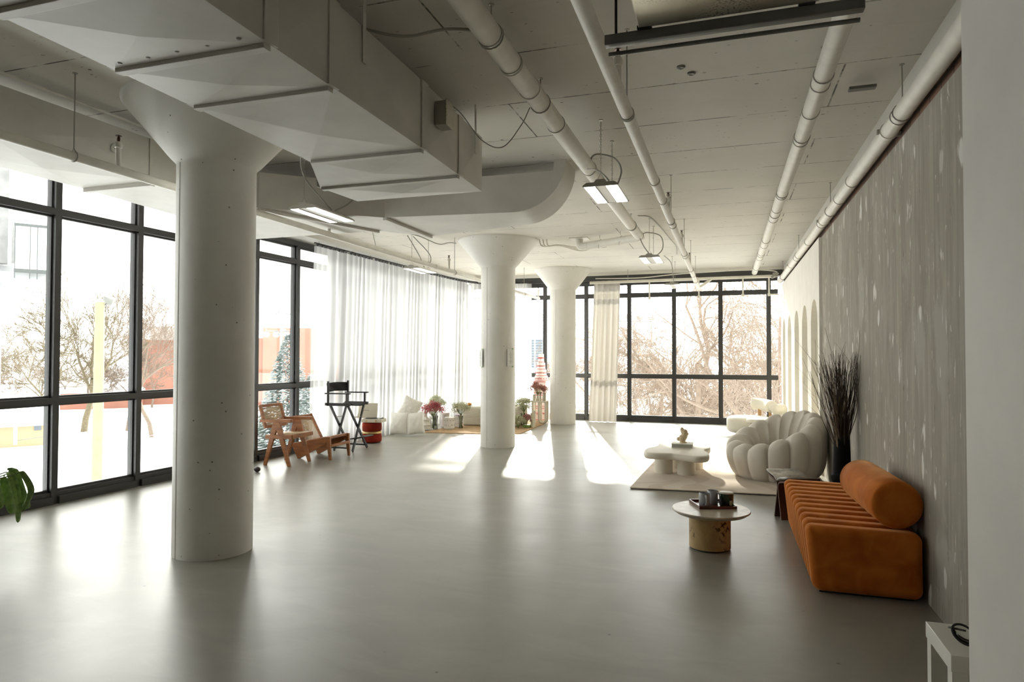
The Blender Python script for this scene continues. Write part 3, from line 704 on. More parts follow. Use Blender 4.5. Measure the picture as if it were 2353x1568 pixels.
# ------------------------------------------------------------ curtains
def curtain(name, label, path, ztop, amp=.03, wl=.10, mat=None, reg=False, flare=1.0, botpath=None, group=None):
    P = cm([(*p,0) for p in path], 14)
    Q = cm([(*p,0) for p in (botpath or path)], 14)
    def arc(P):
        L = [0]
        for a, b in zip(P, P[1:]): L.append(L[-1]+(b-a).length)
        return L
    LP, LQ = arc(P), arc(Q)
    def at(P, L, u):
        s = u*L[-1]; i = 0
        while i < len(L)-2 and L[i+1] < s: i += 1
        t = (s-L[i])/max(1e-6, L[i+1]-L[i]); p = P[i].lerp(P[i+1], t); d = (P[i+1]-P[i]).normalized(); return p, V((-d.y, d.x, 0))
    nw = LP[-1]/wl; nu = int(nw*8); rnd = random.Random(len(path)*7)
    ph = [rnd.uniform(-.5,.5) for _ in range(int(nw)+3)]; am = [rnd.choice([.7,1.0,1.2] if reg else [.25,.6,1.0,1.5]) for _ in range(int(nw)+3)]
    def fn(u, v):
        (p, n), (q, n2) = at(P, LP, u), at(Q, LQ, u)
        z = ztop*(1-v)+.012*v; k = u*nw if reg else max(0, min(nw, u*nw+.55*sin(u*nw*.83)+.3*sin(u*nw*.31+1))); i = int(k); f = k-i
        a0 = am[i]*(1-f)+am[i+1]*f; p0 = ph[i]*(1-f)+ph[i+1]*f
        base = p.lerp(q, v)
        a = amp*a0*(.45+.55*min(1, v*4))*(1+(flare-1)*v)
        off = a*sin(2*pi*k+p0*v*2+(.6*sin(3*v+k) if reg else 0))+.35*a*sin(4*pi*k+1+2*p0)
        return (base.x+n.x*off, base.y+n.y*off, z)
    return MB().grid(fn, nu, 14).build(name, mat or sheer_m)
run = [(-6.03,8.70),(-5.94,10.9),(-5.87,12.7),(-5.80,13.7),(-5.64,14.45),(-5.3,14.80),(-4.85,14.87),(-4.32,14.88)]
cuts = [(0,2.1),(1.98,4.1),(3.98,5.8),(5.66,9.0)]
c1 = cm([(*p,0) for p in run], 20)
def sub(a, b):
    L = 0; out = []
    for p, q in zip(c1, c1[1:]):
        if a-1e-3 <= L <= b: out.append((p.x, p.y))
        L += (q-p).length
    return out[::5]+[out[-1]]
names = ['white sheer curtain panel nearest the camera, behind the wooden chairs','white sheer curtain panel behind the tall black chair and red stool','white sheer curtain panel behind the pillows and flowers','white sheer curtain panel wrapping round the far left corner']
for (a, b), l in zip(cuts, names):
    pp = sub(a, b); bp = [(x-.07 if y < 14 else x, y) for x, y in pp]
    tag(curtain('sheer_curtain', l, pp, 3.19, amp=.026, wl=.165, botpath=bp), l, 'curtain', 'sheer curtains on the left track')
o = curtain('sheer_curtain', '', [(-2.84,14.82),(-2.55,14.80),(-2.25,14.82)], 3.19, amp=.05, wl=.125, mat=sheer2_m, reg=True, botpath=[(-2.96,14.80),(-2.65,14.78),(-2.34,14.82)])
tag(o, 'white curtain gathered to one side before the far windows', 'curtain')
o = curtain('sheer_curtain', '', [(-4.72,14.80),(-4.6,14.78),(-4.42,14.80)], 3.19, amp=.03, wl=.07, mat=sheer_m)
tag(o, 'thin strip of sheer curtain seen just right of the middle column', 'curtain')
trk = thing('curtain_track', 'black curtain track following the left windows round the corner', 'curtain track', (-5.8,8.5,3.22))
MB().tube([(p.x, p.y, 3.232) for p in c1], .012, 8).build('rail', black_metal, trk)
L = 0; nxt = 0
for p, q in zip(c1, c1[1:]):
    L += (q-p).length
    if L >= nxt:
        d = (q-p).normalized(); MB().tube([(q.x+d.x*.045*s, q.y+d.y*.045*s, 3.212+(.0 if abs(s) < 1 else -.008)) for s in (-1,-.5,0,.5,1)], .022, 6).build('glider_block', black_metal, trk); nxt += .13
L = 0; nxt = 0
for p, q in zip(c1, c1[1:]):
    L += (q-p).length
    if L >= nxt: MB().tube([(q.x,q.y,3.235),(q.x,q.y,3.265)], .004, 4).build('track_bracket', hanger_metal, trk); nxt += .5
trk = thing('curtain_track', 'black curtain track above the gathered curtain by the far windows', 'curtain track', (-2.5,14.8,3.22))
MB().tube([(-3.2,14.8,3.22),(-2.1,14.8,3.225)], .010, 8).build('rail', black_metal, trk)
# ------------------------------------------------------------ lounge corner on the right
sf = thing('channel_sofa', 'orange velvet bench sofa made of upright padded channels by the plaster wall', 'sofa', (.81,5.4,0))
n = 11; y0, y1 = 4.57, 6.30; w = (y1-y0)/n
for i in range(n):
    a = y0+i*w; b = a+w-.005; x0, x1, zt_ = .475, 1.135, .422
    m = MB(); m.add([(x0+.045,a,.012),(x1,a,.012),(x1,b,.012),(x0+.045,b,.012),(x0,a,zt_),(x1,a,zt_-.01),(x1,b,zt_-.01),(x0,b,zt_)],
                    [(0,3,2,1),(4,5,6,7),(0,1,5,4),(1,2,6,5),(2,3,7,6),(3,0,4,7)])
    m.build('padded_channel', orange_velvet, sf, bev=.052, seg=6, ang=60)
MB().box(.56,4.62,0,1.09,6.25,.02).build('plinth', black_metal, sf)
bo = MB(); a, b = V((1.01,4.645,.571)), V((.965,5.56,.571)); r = .148; d = (b-a).normalized()
prof = [(0,0),(r-.03,0),(r-.008,.006),(r,.022),(r+.002,.2),(r+.002,.7),(r,.90),(r-.008,.914),(r-.03,.92),(0,.92)]
bo.lathe(prof, a, 40, d.to_track_quat('Z','Y').to_matrix())
tag(bo.build('bolster_cushion', orange_velvet, ang=50), 'round orange velvet bolster lying on the channelled sofa', 'cushion')

# butterfly stool + magazine
st = thing('butterfly_stool', 'dark bent plywood stool behind the orange sofa, carrying an open magazine', 'stool', (.58,6.61,0))
pd = V((-.32,.95,0)).normalized(); ed = V((.95,.32,0)).normalized(); O = V((.45,6.58,0))
for s in (1, -1):
    pr = cm([(s*.075,.0,0),(s*.045,.12,0),(s*.014,.24,0),(s*.012,.305,0),(s*.05,.338,0),(s*.13,.355,0),(s*.19,.372,0),(s*.225,.395,0)], 6)
    m = MB(); t = .007
    top = []; bt = []
    for i, p in enumerate(pr):
        d = (pr[min(i+1, len(pr)-1)]-pr[max(i-1, 0)]).normalized(); nn = V((-d.y, d.x, 0))*t
        top.append(p+nn); bt.append(p-nn)
    poly = [O+pd*q.x+V((0,0,q.y)) for q in top+bt[::-1]]
    nn_ = len(top); k = len(poly); e = ed*.29
    vs = poly+[p+e for p in poly]
    fs = [(i, (i+1) % k, k+(i+1) % k, k+i) for i in range(k)]
    for i in range(nn_-1):
        fs.append((i, i+1, k-2-i, k-1-i)); fs.append((k+i, k+i+1, 2*k-2-i, 2*k-1-i))
    m.add(vs, fs); m.build('bent_shell', walnut, st, ang=50)
mg = thing('magazine', 'open magazine spread on the dark bent plywood stool', 'magazine', (.58,6.61,.38))
def pagegrid(s, lift, L, mat, name, ext=.30):
    m = MB()
    def fn(u, v):
        x = .004+u*L; z = .348+lift+.030*sin(min(1, u*3)*pi/2)+.03*u*u
        p = O+pd*(s*x)+ed*(-.01+v*ext); return (p.x, p.y, z)
    return m.grid(fn, 12, 2).build(name, mat, mg, solid=.004)
pic = M('printed_page', (.46,.42,.35), .35, var=.6, vs=9)
pagegrid(1, .0, .23, paper, 'page_block'); pagegrid(1, .006, .225, pic, 'page')
pagegrid(-1, .0, .23, paper, 'page_block'); pagegrid(-1, .008, .225, M('text_page', (.66,.65,.62), .4, var=.12, vs=30), 'page')

# black vase + branches
vx, vy = 1.025, 6.80
vz = MB().lathe([(.0,0),(.082,0),(.084,.30),(.080,.315),(.078,.325),(.086,.335),(.093,.352),(.096,.372),(.092,.392),(.081,.402),(.078,.41),(.077,.43),(.069,.745),(.066,.752),(.060,.75),(.060,.45),(0,.44)], (vx,vy,0), 40)
tag(vz.build('floor_vase', black_clay, ang=30), 'tall matt black vase with a ring, between the sofas', 'vase')
rnd = random.Random(11)
def twig(mb, p, d, L, r, seg=9, wob=.08, kids=0, rnd=rnd):
    pts = [V(p)]; d = V(d).normalized()
    for i in range(seg):
        d = (d+V((rnd.gauss(0,wob), rnd.gauss(0,wob), rnd.gauss(0,wob*.5)))).normalized()
        q = pts[-1]+d*L/seg; q.x = min(q.x, 1.155); pts.append(q)
    mb.tube(pts, [r*(1-.75*i/seg) for i in range(seg+1)], 5)
    for k in range(kids):
        i = rnd.randint(2, seg-1); dd = (d+V((rnd.gauss(0,.5), rnd.gauss(0,.5), .3))).normalized()
        twig(mb, pts[i], dd, L*.25, r*.5, 4, wob, 0, rnd)
m = MB()
for i in range(115):
    a = rnd.uniform(0, 2*pi); q = rnd.uniform(0, .045); s = rnd.uniform(.01, .085)
    twig(m, (vx+cos(a)*q, vy+sin(a)*q, .48), (cos(a)*s-.01, sin(a)*s, 1), rnd.uniform(.85, 1.08), rnd.uniform(.0042, .0065), wob=.045, kids=rnd.choice([0,0,1]))
tb = m.build('branch_bundle', twig_dark); tag(tb, 'bundle of thin dark branches standing in the black vase', 'branches')
m = MB(); rnd = random.Random(3)
for (dx, L) in ((-.28,1.2),(-.22,1.05),(-.36,.9),(.10,1.3),(.06,1.25)):
    twig(m, (vx, vy-.03, .5), (dx, rnd.uniform(-.1,.1), 1), L, .0035, 10, .05, 2, rnd)
m.build('long_twig', twig_dark, tb)
m = MB()
for i in range(9): twig(m, (vx-.03, vy-.045, .55), (rnd.uniform(-.12,.0), rnd.uniform(-.08,.0), 1), rnd.uniform(.25,.62), .004, 6, .06, 0, rnd)
for i in range(13): twig(m, (vx-.02, vy-.02, .7), (rnd.uniform(-.25,-.05), rnd.uniform(-.1,.1), 1), rnd.uniform(.7,.95), .0022, 9, .10, 2, rnd)
lab(m.build('pale_twigs', twig_pale, tb), 'paler fine twigs on the left of the bundle')

# bubble armchair
bs = thing('bubble_armchair', 'round beige armchair of swollen padded lobes standing on the rug', 'armchair', (.575,8.73,0))
cx, cy, R = .572, 8.74, .575
def bub(nl, seatonly=False):
    def fn(u, v):
        th = 2*pi*u; back = (1+cos(th-rad(35)))/2
        h = .42+.38*back
        P = [(.72,.0),(.86,.06),(.97,.2),(1.0,.2+.45*(h-.2)),(.97,.2+.78*(h-.2)),(.88,h*.965),(.77,h),(.66,h*.975),(.57,.30+.72*(h-.30)),(.50,.27+.47*(h-.27)),(.46,.345),(.40,.325),(.25,.37),(.0,.385)]
        k = v*(len(P)-1); i = min(int(k), len(P)-2); t = k-i
        g = lambda j: P[max(0, min(len(P)-1, j))]
        def cr(c):
            a, b, c_, d = g(i-1)[c], g(i)[c], g(i+1)[c], g(i+2)[c]
            return .5*(2*b+(c_-a)*t+(2*a-5*b+4*c_-d)*t*t+(3*b-a-3*c_+d)*t**3)
        r, z = cr(0), cr(1)
        q = (u*nl) % 1
        bump_ = sqrt(max(0, 1-(2*q-1)**2))
        vv = v*(len(P)-1)
        amp = .088*min(1, (vv+.6)/2)*(1 if vv < 9 else max(0, 1-(vv-9)/1.5))
        if vv > 10:   # seat tuft ring
            q2 = (u*7+.5) % 1; amp2 = .03*sin(min(1, (vv-10)/2.2)*pi); z += amp2*sqrt(max(0, 1-(2*q2-1)**2))
        lean = .0+.06*back*z/.8
        s = 1+(amp*(bump_-.75))/max(.25, r)
        zz = z+(amp*(bump_-.75))*.8*max(0, 1-abs(vv-6)/3.5)
        zz = z if vv < 2 else zz
        rr = r*R*s
        return (cx+rr*cos(th)*.99+lean*.3, cy+rr*sin(th), max(0.012, zz) if v > 0 else .012)
    return fn
m = MB().grid(bub(14), 14*14, 52, wu=True); m.build('padded_shell', bubble_fab, bs, ang=180)
MB().lathe([(.0,0),(.36,0),(.36,.03),(0,.03)], (cx,cy,.008), 32).build('base', black_metal, bs)

# rug
rg = MB().prism([(-1.03,7.48),(1.09,7.66),(1.09,10.3),(-.93,10.28)], .006, .02)
tag(rg.build('area_rug', rug_m, bev=.004), 'large cream rug with pale carved curves under the coffee table and armchair', 'rug')
MB().prism([(-1.02,7.492),(1.085,7.67),(1.085,10.29),(-.925,10.27)], 0, .006).build('rug_backing', black_metal, bpy.data.objects['area_rug'])

# cloud coffee table
ct = thing('coffee_table', 'cream cloud-shaped coffee table on fat round legs', 'table', (-.57,8.6,.02))
out = cm([(-.93,8.10,0),(-.80,8.02,0),(-.62,8.05,0),(-.50,8.0,0),(-.32,7.92,0),(-.21,8.02,0),(-.20,8.25,0),(-.26,8.5,0),(-.20,8.70,0),(-.22,8.95,0),(-.36,9.12,0),(-.55,9.16,0),(-.75,9.14,0),(-.84,8.95,0),(-.85,8.7,0),(-.95,8.42,0)], 6, closed=True)
c0 = V((-.55,8.55,0)); n = len(out); m = MB()
lv = [(.0,.262,.93),(0,.262,.985),(0,.275,1.01),(0,.30,1.02),(0,.322,1.01),(0,.334,.985),(0,.337,.95)]
vs = []
for _, z, k in lv: vs += [((p.x-c0.x)*k+c0.x, (p.y-c0.y)*k+c0.y, z) for p in out]
fs = [(i*n+j, i*n+(j+1) % n, (i+1)*n+(j+1) % n, (i+1)*n+j) for i in range(len(lv)-1) for j in range(n)]+[tuple(range(n-1,-1,-1)), tuple((len(lv)-1)*n+j for j in range(n))]
m.add(vs, fs).build('tabletop', cream, ct, ang=50)
for x, y in ((-.755,8.57),(-.475,8.53),(-.66,9.0),(-.40,8.98)):
    MB().lathe([(.112,.02),(.112,.265)], (x,y,0), 36).build('leg', cream, ct)
bk = thing('book', 'thick pale book lying on the cloud-shaped coffee table', 'book', (-.52,8.68,.337))
MB().box(-.655,8.56,.339,-.405,8.80,.385).build('pages', M('book_edge', (.42,.41,.36), .7), bk)
MB().box(-.66,8.555,.337,-.40,8.805,.341).build('cover', paper, bk); MB().box(-.66,8.555,.383,-.40,8.805,.388).build('cover', paper, bk)
m = MB()
m.lathe([(.045,0),(.045,.012),(.030,.02)], (-.52,8.68,.388), 16)
m.tube(cm([(-.52,8.68,.40),(-.535,8.68,.44),(-.51,8.68,.47),(-.505,8.68,.51),(-.525,8.68,.545),(-.53,8.68,.57)], 4), [.034,.036,.038,.042,.045,.046,.046,.045,.044,.042,.042,.040,.040,.038,.036,.034,.030,.028,.022,.018,.012][:21], 12)
m.ball((-.575,8.68,.435), .028,.026,.026); m.ball((-.50,8.67,.53), .036,.034,.034); m.ball((-.475,8.67,.505), .022); m.ball((-.535,8.68,.555), .022,.02,.03)
tag(m.build('bust_figurine', M('ivory_resin', (.66,.52,.33), .45)), 'small carved ivory-coloured figurine standing on the pale book', 'figurine')

# burl side table
bt = thing('side_table', 'small round side table with pale stone-like top and burl wood drum', 'table', (-.12,5.4,0))
m = MB(); ov = lambda r, z: (r, z)
m.lathe([(.17,.262),(.27,.278),(.298,.297),(.300,.303),(.296,.31)], (-.115,5.38,0), 56, sy=1.0, sx=.98); m.build('tabletop', burl_top_m, bt, ang=35)
MB().lathe([(.157,.012),(.157,.27)], (-.125,5.405,0), 48).build('drum_base', burl_m, bt)
MB().lathe([(.150,0),(.150,.012)], (-.125,5.405,0), 48).build('foot_ring', black_metal, bt)
tr = thing('tray', 'dark red-brown square tray on the round side table', 'tray', (-.12,5.48,.31))
ta = [(-.285,5.56),(-.195,5.325),(.075,5.42),(-.01,5.66)]
MB().prism(ta, .311, .318).build('tray_base', tray_m, tr)
for i in range(4):
    a, b = V((*ta[i],.322)), V((*ta[(i+1) % 4],.322)); MB().beam(a, b, .008, .022).build('rim', tray_m, tr)
def mug(x, y, ang, label):
    t = thing('mug', label, 'mug', (x,y,.319), None)
    r = .041
    MB().lathe([(0,0),(r-.003,0),(r,.004),(r,.102),(r-.002,.105),(r-.005,.102),(r-.005,.008),(0,.006)], (x,y,.319), 32).build('cup', mug_mat, t, ang=40)
    pts = cm([(r*cos(ang)*k, r*sin(ang)*k, z) for k, z in ((.97,.086),(1.45,.088),(1.75,.07),(1.78,.045),(1.5,.024),(.97,.02))], 4)
    m = MB(); m.tube([(x+p.x, y+p.y, .319+p.z) for p in pts], .0065, 8); m.build('handle', mug_mat, t)
mug(-.165,5.415,rad(-75),'front grey glazed mug on the red-brown tray')
mug(-.105,5.53,rad(-35),'rear grey glazed mug on the tray, half behind the other')
cd = thing('candle_jar', 'dark green candle jar with a pale lid on the red-brown tray', 'candle', (.0,5.47,.319))
MB().lathe([(0,0),(.048,0),(.054,.008),(.054,.098),(.050,.10)], (0,5.47,.319), 36).build('jar', green_cer, cd)
MB().lathe([(.052,.098),(.055,.100),(.055,.106),(.050,.109),(0,.109)], (0,5.47,.319), 36).build('lid', M('pale_lid', (.55,.50,.42), .4), cd)
a = rad(-52); m = MB(); m.obox((cos(a)*.0545,5.47+sin(a)*.0545,.352), (.002,.022,.034), Matrix.Rotation(a,3,'Z')); m.build('jar_label', M('cream_label', (.72,.69,.50), .6), cd)
m = MB(); m.obox((cos(a)*.056,5.47+sin(a)*.056,.345), (.001,.013,.006), Matrix.Rotation(a,3,'Z')); m.obox((cos(a)*.056,5.47+sin(a)*.056,.360), (.001,.015,.003), Matrix.Rotation(a,3,'Z')); m.build('label_print', black_metal, cd)

# white side table + glasses
wt = thing('low_white_table', 'plain white square-legged table in the bottom right corner', 'table', (.95,2.85,0))
MB().box(.748,2.70,.39,1.15,3.01,.45).build('tabletop', white_gloss, wt, bev=.002)
for x in (.752, 1.095):
    for y in (2.704, 2.955): MB().box(x,y,0,x+.05,y+.05,.39).build('leg', white_gloss, wt)
gl = thing('eyeglasses', 'pair of dark-rimmed glasses lying on the white table', 'glasses', (.82,2.80,.45))
def ring(c, rx, ry, rot, r):
    return [V(c)+rot@V((rx*cos(k), 0, ry*sin(k))) for k in [i*2*pi/28 for i in range(28)]]
rot = Euler((rad(-48),rad(30),rad(-42))).to_matrix()
MB().tube(ring((.822,2.81,.486), .042,.03, rot, .004), .0042, 8, closed=True).build('rim', black_metal, gl)
MB().add([p for p in ring((.822,2.81,.486), .041,.029, rot, .004)], [tuple(range(28))]).build('lens', clear_m, gl, solid=.002)
MB().tube(ring((.905,2.845,.484), .042,.03, rot, .004), .0042, 8, closed=True).build('rim', black_metal, gl)
MB().tube(cm([(.79,2.835,.50),(.80,2.90,.475),(.86,2.93,.458)], 5), .004, 8).build('temple', black_metal, gl)
MB().tube(cm([(.855,2.80,.475),(.862,2.81,.485),(.87,2.83,.48)], 5), .0035, 8).build('bridge', black_metal, gl)

# far right boucle group
lc = thing('lounge_chair', 'cream boucle armchair with rolled back near the far right window corner', 'armchair', (.45,13.4,0))
def softdrum(cx, cy, z0, z1, rx, ry, rr):
    pr = [(.0,z0),(1-rr*1.0,z0)]+[(1-rr+rr*sin(k*pi/10), z0+rr*.45*(1-cos(k*pi/10))*1.0) for k in range(1, 6)]
    pr += [(1-rr+rr*cos(k*pi/10), z1-rr*.3*(1-sin(k*pi/10))) for k in range(0, 6)]+[(0,z1+.004)]
    return MB().lathe(pr, (cx,cy,0), 44, sx=rx, sy=ry)
softdrum(.41,13.2,.06,.36,.40,.40,.22).build('seat', boucle, lc, ang=80)
MB().lathe([(.09,0),(.09,.06)], (.30,13.15,0), 20).build('swivel_foot', black_metal, lc)
m = MB(); m.tube(cm([(.50,13.78,.56),(.62,13.70,.56),(.76,13.50,.55),(.82,13.32,.54)], 6), [.085]+[.115]*17+[.115], 20); m.build('back_roll', boucle, lc)
m = MB(); m.tube(cm([(.86,13.30,.47),(.93,13.26,.50),(1.0,13.34,.50),(1.0,13.45,.47)], 5), .095, 16); m.build('arm_roll', boucle, lc)
MB().ball((.825,13.30,.54), .075,.02,.075).build('roll_end', white_fab, lc)
for x, y in ((.62,13.62),(.80,13.45)): MB().box(x-.03,y-.012,.2,x+.03,y+.012,.55).build('wood_support', lightboard, lc)
rs = thing('round_stool', 'cream round table-stool standing just in front of the boucle armchair', 'stool', (.62,12.6,0))
MB().lathe([(0,.30),(.255,.30),(.27,.315),(.272,.35),(.262,.372),(.24,.38),(0,.382)], (.62,12.6,0), 44).build('top', cream, rs, ang=50)
for k in range(4):
    a = rad(200+90*k); MB().lathe([(.024,0),(.024,.31)], (.62+.225*cos(a),12.6+.225*sin(a),0), 16).build('leg', cream, rs)
tag(softdrum(.42,10.75,.0,.30,.17,.17,.4).build('boucle_pouf', boucle, ang=80), 'small round cream pouf peeking over the bubble armchair', 'pouf')

# ------------------------------------------------------------ wooden chairs by the left windows
ch = thing('cane_armchair', 'upright teak armchair with V-shaped legs and cane back by the window', 'chair', (-5.77,7.72,0))
yn_, yf_ = 7.50, 7.95
for y in (yn_, yf_):
    m = MB(); m.beam((-5.775,y,.60),(-5.955,y,0),.034,.085,(1,0,0),.03,.045); m.beam((-5.765,y,.60),(-5.565,y,0),.034,.085,(1,0,0),.03,.045)
    m.build('v_leg', teak, ch, bev=.003)
    MB().beam((-6.03,y,.600),(-5.535,y,.612),.05,.042).build('armrest', teak, ch, bev=.004)
    MB().beam((-5.95,y-.0,.385),(-5.52,y,.40),.03,.055).build('seat_rail', teak, ch, bev=.003)
    MB().beam((-5.955,y*.96+.04*7.72,.50),(-6.055,y*.96+.04*7.72,.81),.045,.03,(1,0,0)).build('back_post', teak, ch, bev=.003)
MB().box(-5.545,yn_,.372,-5.515,yf_,.428).build('seat_rail', teak, ch, bev=.003)
MB().box(-5.96,yn_,.358,-5.93,yf_,.412).build('seat_rail', teak, ch, bev=.003)
m = MB(); m.add([(-5.935,yn_+.015,.408),(-5.54,yn_+.015,.423),(-5.54,yf_-.015,.423),(-5.935,yf_-.015,.408)], [(0,1,2,3)]); m.build('cane_seat', cane_seat_m, ch, solid=.01)
for z, x in ((.80,-6.052),(.515,-5.962)): MB().beam((x,yn_+.03,z),(x,yf_-.03,z),.03,.035).build('back_rail', teak, ch, bev=.003)
m = MB(); m.add([(-5.965,yn_+.04,.52),(-5.965,yf_-.04,.52),(-6.05,yf_-.04,.79),(-6.05,yn_+.04,.79)], [(0,1,2,3)]); m.build('cane_back', cane_m, ch, solid=.006)

lo = thing('low_cane_lounger', 'low reclined teak lounge chair with cane back beside the upright one', 'chair', (-5.65,8.4,0))
yn_, yf_ = 8.15, 8.64
for y in (yn_, yf_):
    m = MB(); m.ext([(-6.0,y-.016,.19),(-5.90,y-.016,0),(-5.87,y-.016,.0),(-5.44,y-.016,.225),(-5.40,y-.016,.325),(-5.97,y-.016,.225)], (0,.032,0)); m.build('side_board', teak, lo, bev=.003)
    m = MB(); m.ext([(-5.43,y-.018,.33),(-5.36,y-.018,.33),(-5.345,y-.018,0),(-5.375,y-.018,0)], (0,.036,0)); m.build('front_leg', teak, lo, bev=.003)
    MB().beam((-5.80,y*.94+.06*8.4,.20),(-6.03,y*.94+.06*8.4,.60),.036,.034,(1,0,0)).build('back_post', teak, lo, bev=.003)
for a in (((-5.40,.315),), ((-5.365,.20),), ((-5.96,.17),), ((-6.025,.585),), ((-5.815,.235),)):
    x, z = a[0]; MB().beam((x,yn_+.01,z),(x,yf_-.01,z),.032,.036).build('cross_rail', teak, lo, bev=.003)
m = MB(); m.grid(lambda u, v: (-5.41-.50*u, yn_+.02+(yf_-yn_-.04)*v, .325-.12*u-.05*sin(pi*u)), 10, 2); m.build('cane_seat', M('seat_sling', (.26,.12,.05), .6, bp=.5, bs=90), lo, solid=.01)
m = MB(); m.add([(-5.82,yn_+.05,.24),(-5.82,yf_-.05,.24),(-6.02,yf_-.05,.58),(-6.02,yn_+.05,.58)], [(0,1,2,3)]); m.build('cane_back', cane_m, lo, solid=.006)

# tall director chair
dc = thing('director_chair', 'tall black folding director chair with canvas seat before the curtain', 'chair', (-5.74,9.17,0))
for (xa, xb, y) in ((-5.975,-5.55,8.95), (-5.90,-5.50,9.40)):
    MB().beam((xa-.01,y,.893),(xb+.01,y,.897),.045,.020).build('armrest', black_metal, dc, bev=.003)
    MB().beam((xa-.01,y,.725),(xb+.01,y,.725),.032,.045).build('seat_rail', black_metal, dc, bev=.003)
    MB().beam((xa+.04,y,.70),(xa+.04,y,1.085),.032,.024).build('back_post', black_metal, dc, bev=.003)
    MB().beam((xb-.05,y,.72),(xb-.05,y,.89),.026,.024).build('arm_post', black_metal, dc)
    MB().beam((xa+.03,y,.055),(xb,y,.055),.022,.022).build('floor_rail', black_metal, dc)
for x0, x1, sx in ((-5.90,-5.84,0),(-5.585,-5.51,0)):
    MB().beam((x0,8.96,.71),(x1,9.42,.01),.034,.022,(1,0,0)).build('leg', black_metal, dc)
    MB().beam((x0+.03,9.39,.71),(x1+.025,8.94,.01),.034,.022,(1,0,0)).build('leg', black_metal, dc)
    MB().beam(((x0+x1)/2+.01,9.07,.52),((x0+x1)/2+.01,9.28,.52),.006,.014).build('brace', hanger_metal, dc)
m = MB(); m.grid(lambda u, v: (-5.95+.42*u+.06*v, 8.955+.44*v, .742-.045*sin(pi*v)), 4, 8); m.build('canvas_seat', canvas_m, dc, solid=.006)
m = MB(); m.grid(lambda u, v: (-5.945+.07*u-.03*sin(pi*u)+.008*sin(9*u+5*v), 8.94+.47*u, .915+.01*sin(pi*u)+.14*v), 14, 6); m.build('canvas_back', canvas_m, dc, solid=.008)
m = MB(); m.add([(-5.56,8.98,.195),(-5.47,8.97,.20),(-5.40,9.43,.21),(-5.50,9.44,.205)], [(0,1,2,3)]); m.build('footrest', black_metal, dc, solid=.018)

# red stool and record player
pf = thing('velvet_pouf', 'round deep red velvet stool with a gold band in the middle', 'stool', (-5.77,9.98,0))
c = (-5.77,10.02,0); r = .165
for z0, z1 in ((.012,.165),(.195,.355)):
    MB().lathe([(0,z0),(r-.03,z0),(r-.008,z0+.008),(r,z0+.025),(r+.003,(z0+z1)/2),(r,z1-.025),(r-.008,z1-.008),(r-.03,z1),(0,z1)], c, 40).build('cushion', red_velvet, pf, ang=50)
MB().lathe([(r-.004,.163),(r-.002,.165),(r-.002,.195),(r-.004,.197)], c, 40).build('gold_band', brass, pf)
MB().lathe([(r-.02,0),(r-.02,.014)], c, 32).build('foot_ring', black_metal, pf)
rp = thing('record_player', 'cream suitcase record player with raised lid on the red stool', 'record player', (-5.74,10.0,.357))
q = Matrix.Rotation(rad(8), 3, 'Z'); bc = V((-5.71,9.98,.385))
m = MB(); m.obox(bc, (.35,.25,.055), q); m.build('case', cream_leather, rp, bev=.006)
m = MB(); m.obox(bc+V((0,0,.029)), (.33,.23,.005), q); m.build('deck', M('deck_grey', (.35,.33,.28), .5), rp)
MB().lathe([(.105,0),(.105,.008),(.018,.009),(.018,.011),(0,.011)], bc+q@V((-.04,0,.032)), 36).build('platter', black_metal, rp)
m = MB(); m.tube([bc+q@V(p) for p in ((.12,.08,.045),(.12,-.02,.048),(.07,-.06,.045))], .004, 8); m.ball(bc+q@V((.12,.08,.042)), .013); m.build('tonearm', chrome, rp)
for k in (-.03,.03,.09):
    m = MB(); m.lathe([(.009,0),(.009,.012)], bc+q@V((.15,k-.06,.032)), 12); m.build('knob', black_metal, rp)
lr = q@Euler((rad(-68),0,0)).to_matrix(); lcn = bc+q@V((-.11,.0,.03))+V((-.06,.09,.125))
lr = q@Euler((0,rad(0),0)).to_matrix()@Euler((rad(72),0,rad(12))).to_matrix()
m = MB(); m.obox(lcn, (.34,.26,.035), lr); m.build('lid', cream_leather, rp, bev=.006)
m = MB(); m.obox(lcn+lr@V((-.03,.0,.019)), (.12,.010,.002), lr); m.build('lid_print', M('faint_print', (.35,.32,.26), .7), rp)
for k in (-.08,.08):
    m = MB(); m.obox(bc+q@V((k,-.127,.0)), (.02,.008,.03), q); m.build('latch', brass, rp)

tag(MB().ball((-5.70,7.03,.035), .045,.035,.035).build('dark_weight', M('dark_plum', (.03,.015,.02), .4)), 'small dark lump on the floor at the edge of the near column', 'weight')

# ------------------------------------------------------------ cushion and flower corner
def cushion(c, w, h, t, rot, name, mat, label, cat='cushion', seed=1, group=None):
    rn = random.Random(seed); R = Euler(rot).to_matrix(); c = V(c)
    def surf(sgn):
        def fn(u, v):
            a, b = 2*u-1, 2*v-1
            k = max(0, (1-abs(a)**2.6))**.55*max(0, (1-abs(b)**2.6))**.55
            pin = 1-.07*(abs(a)**2*(1-abs(b)**3)*0+abs(a*b)*0)
            x = a*w/2*(1-.05*(1-b*b)); y = b*h/2*(1-.05*(1-a*a))
            p = c+R@V((x, y, sgn*t/2*k+.006*sin(9*a+seed)*k*sin(7*b))); p.z = max(p.z, .012); return p
        return fn
    m = MB(); m.grid(surf(1), 20, 20); m.grid(surf(-1), 20, 20)
    o = m.build(name, mat, ang=80); return tag(o, label, cat, group)
cushion((-5.84,11.12,.215), .36,.42,.15, (rad(82),0,rad(12)), 'cushion', white_fab, 'plain cream cushion standing upright at the left of the cushion pile', seed=1)
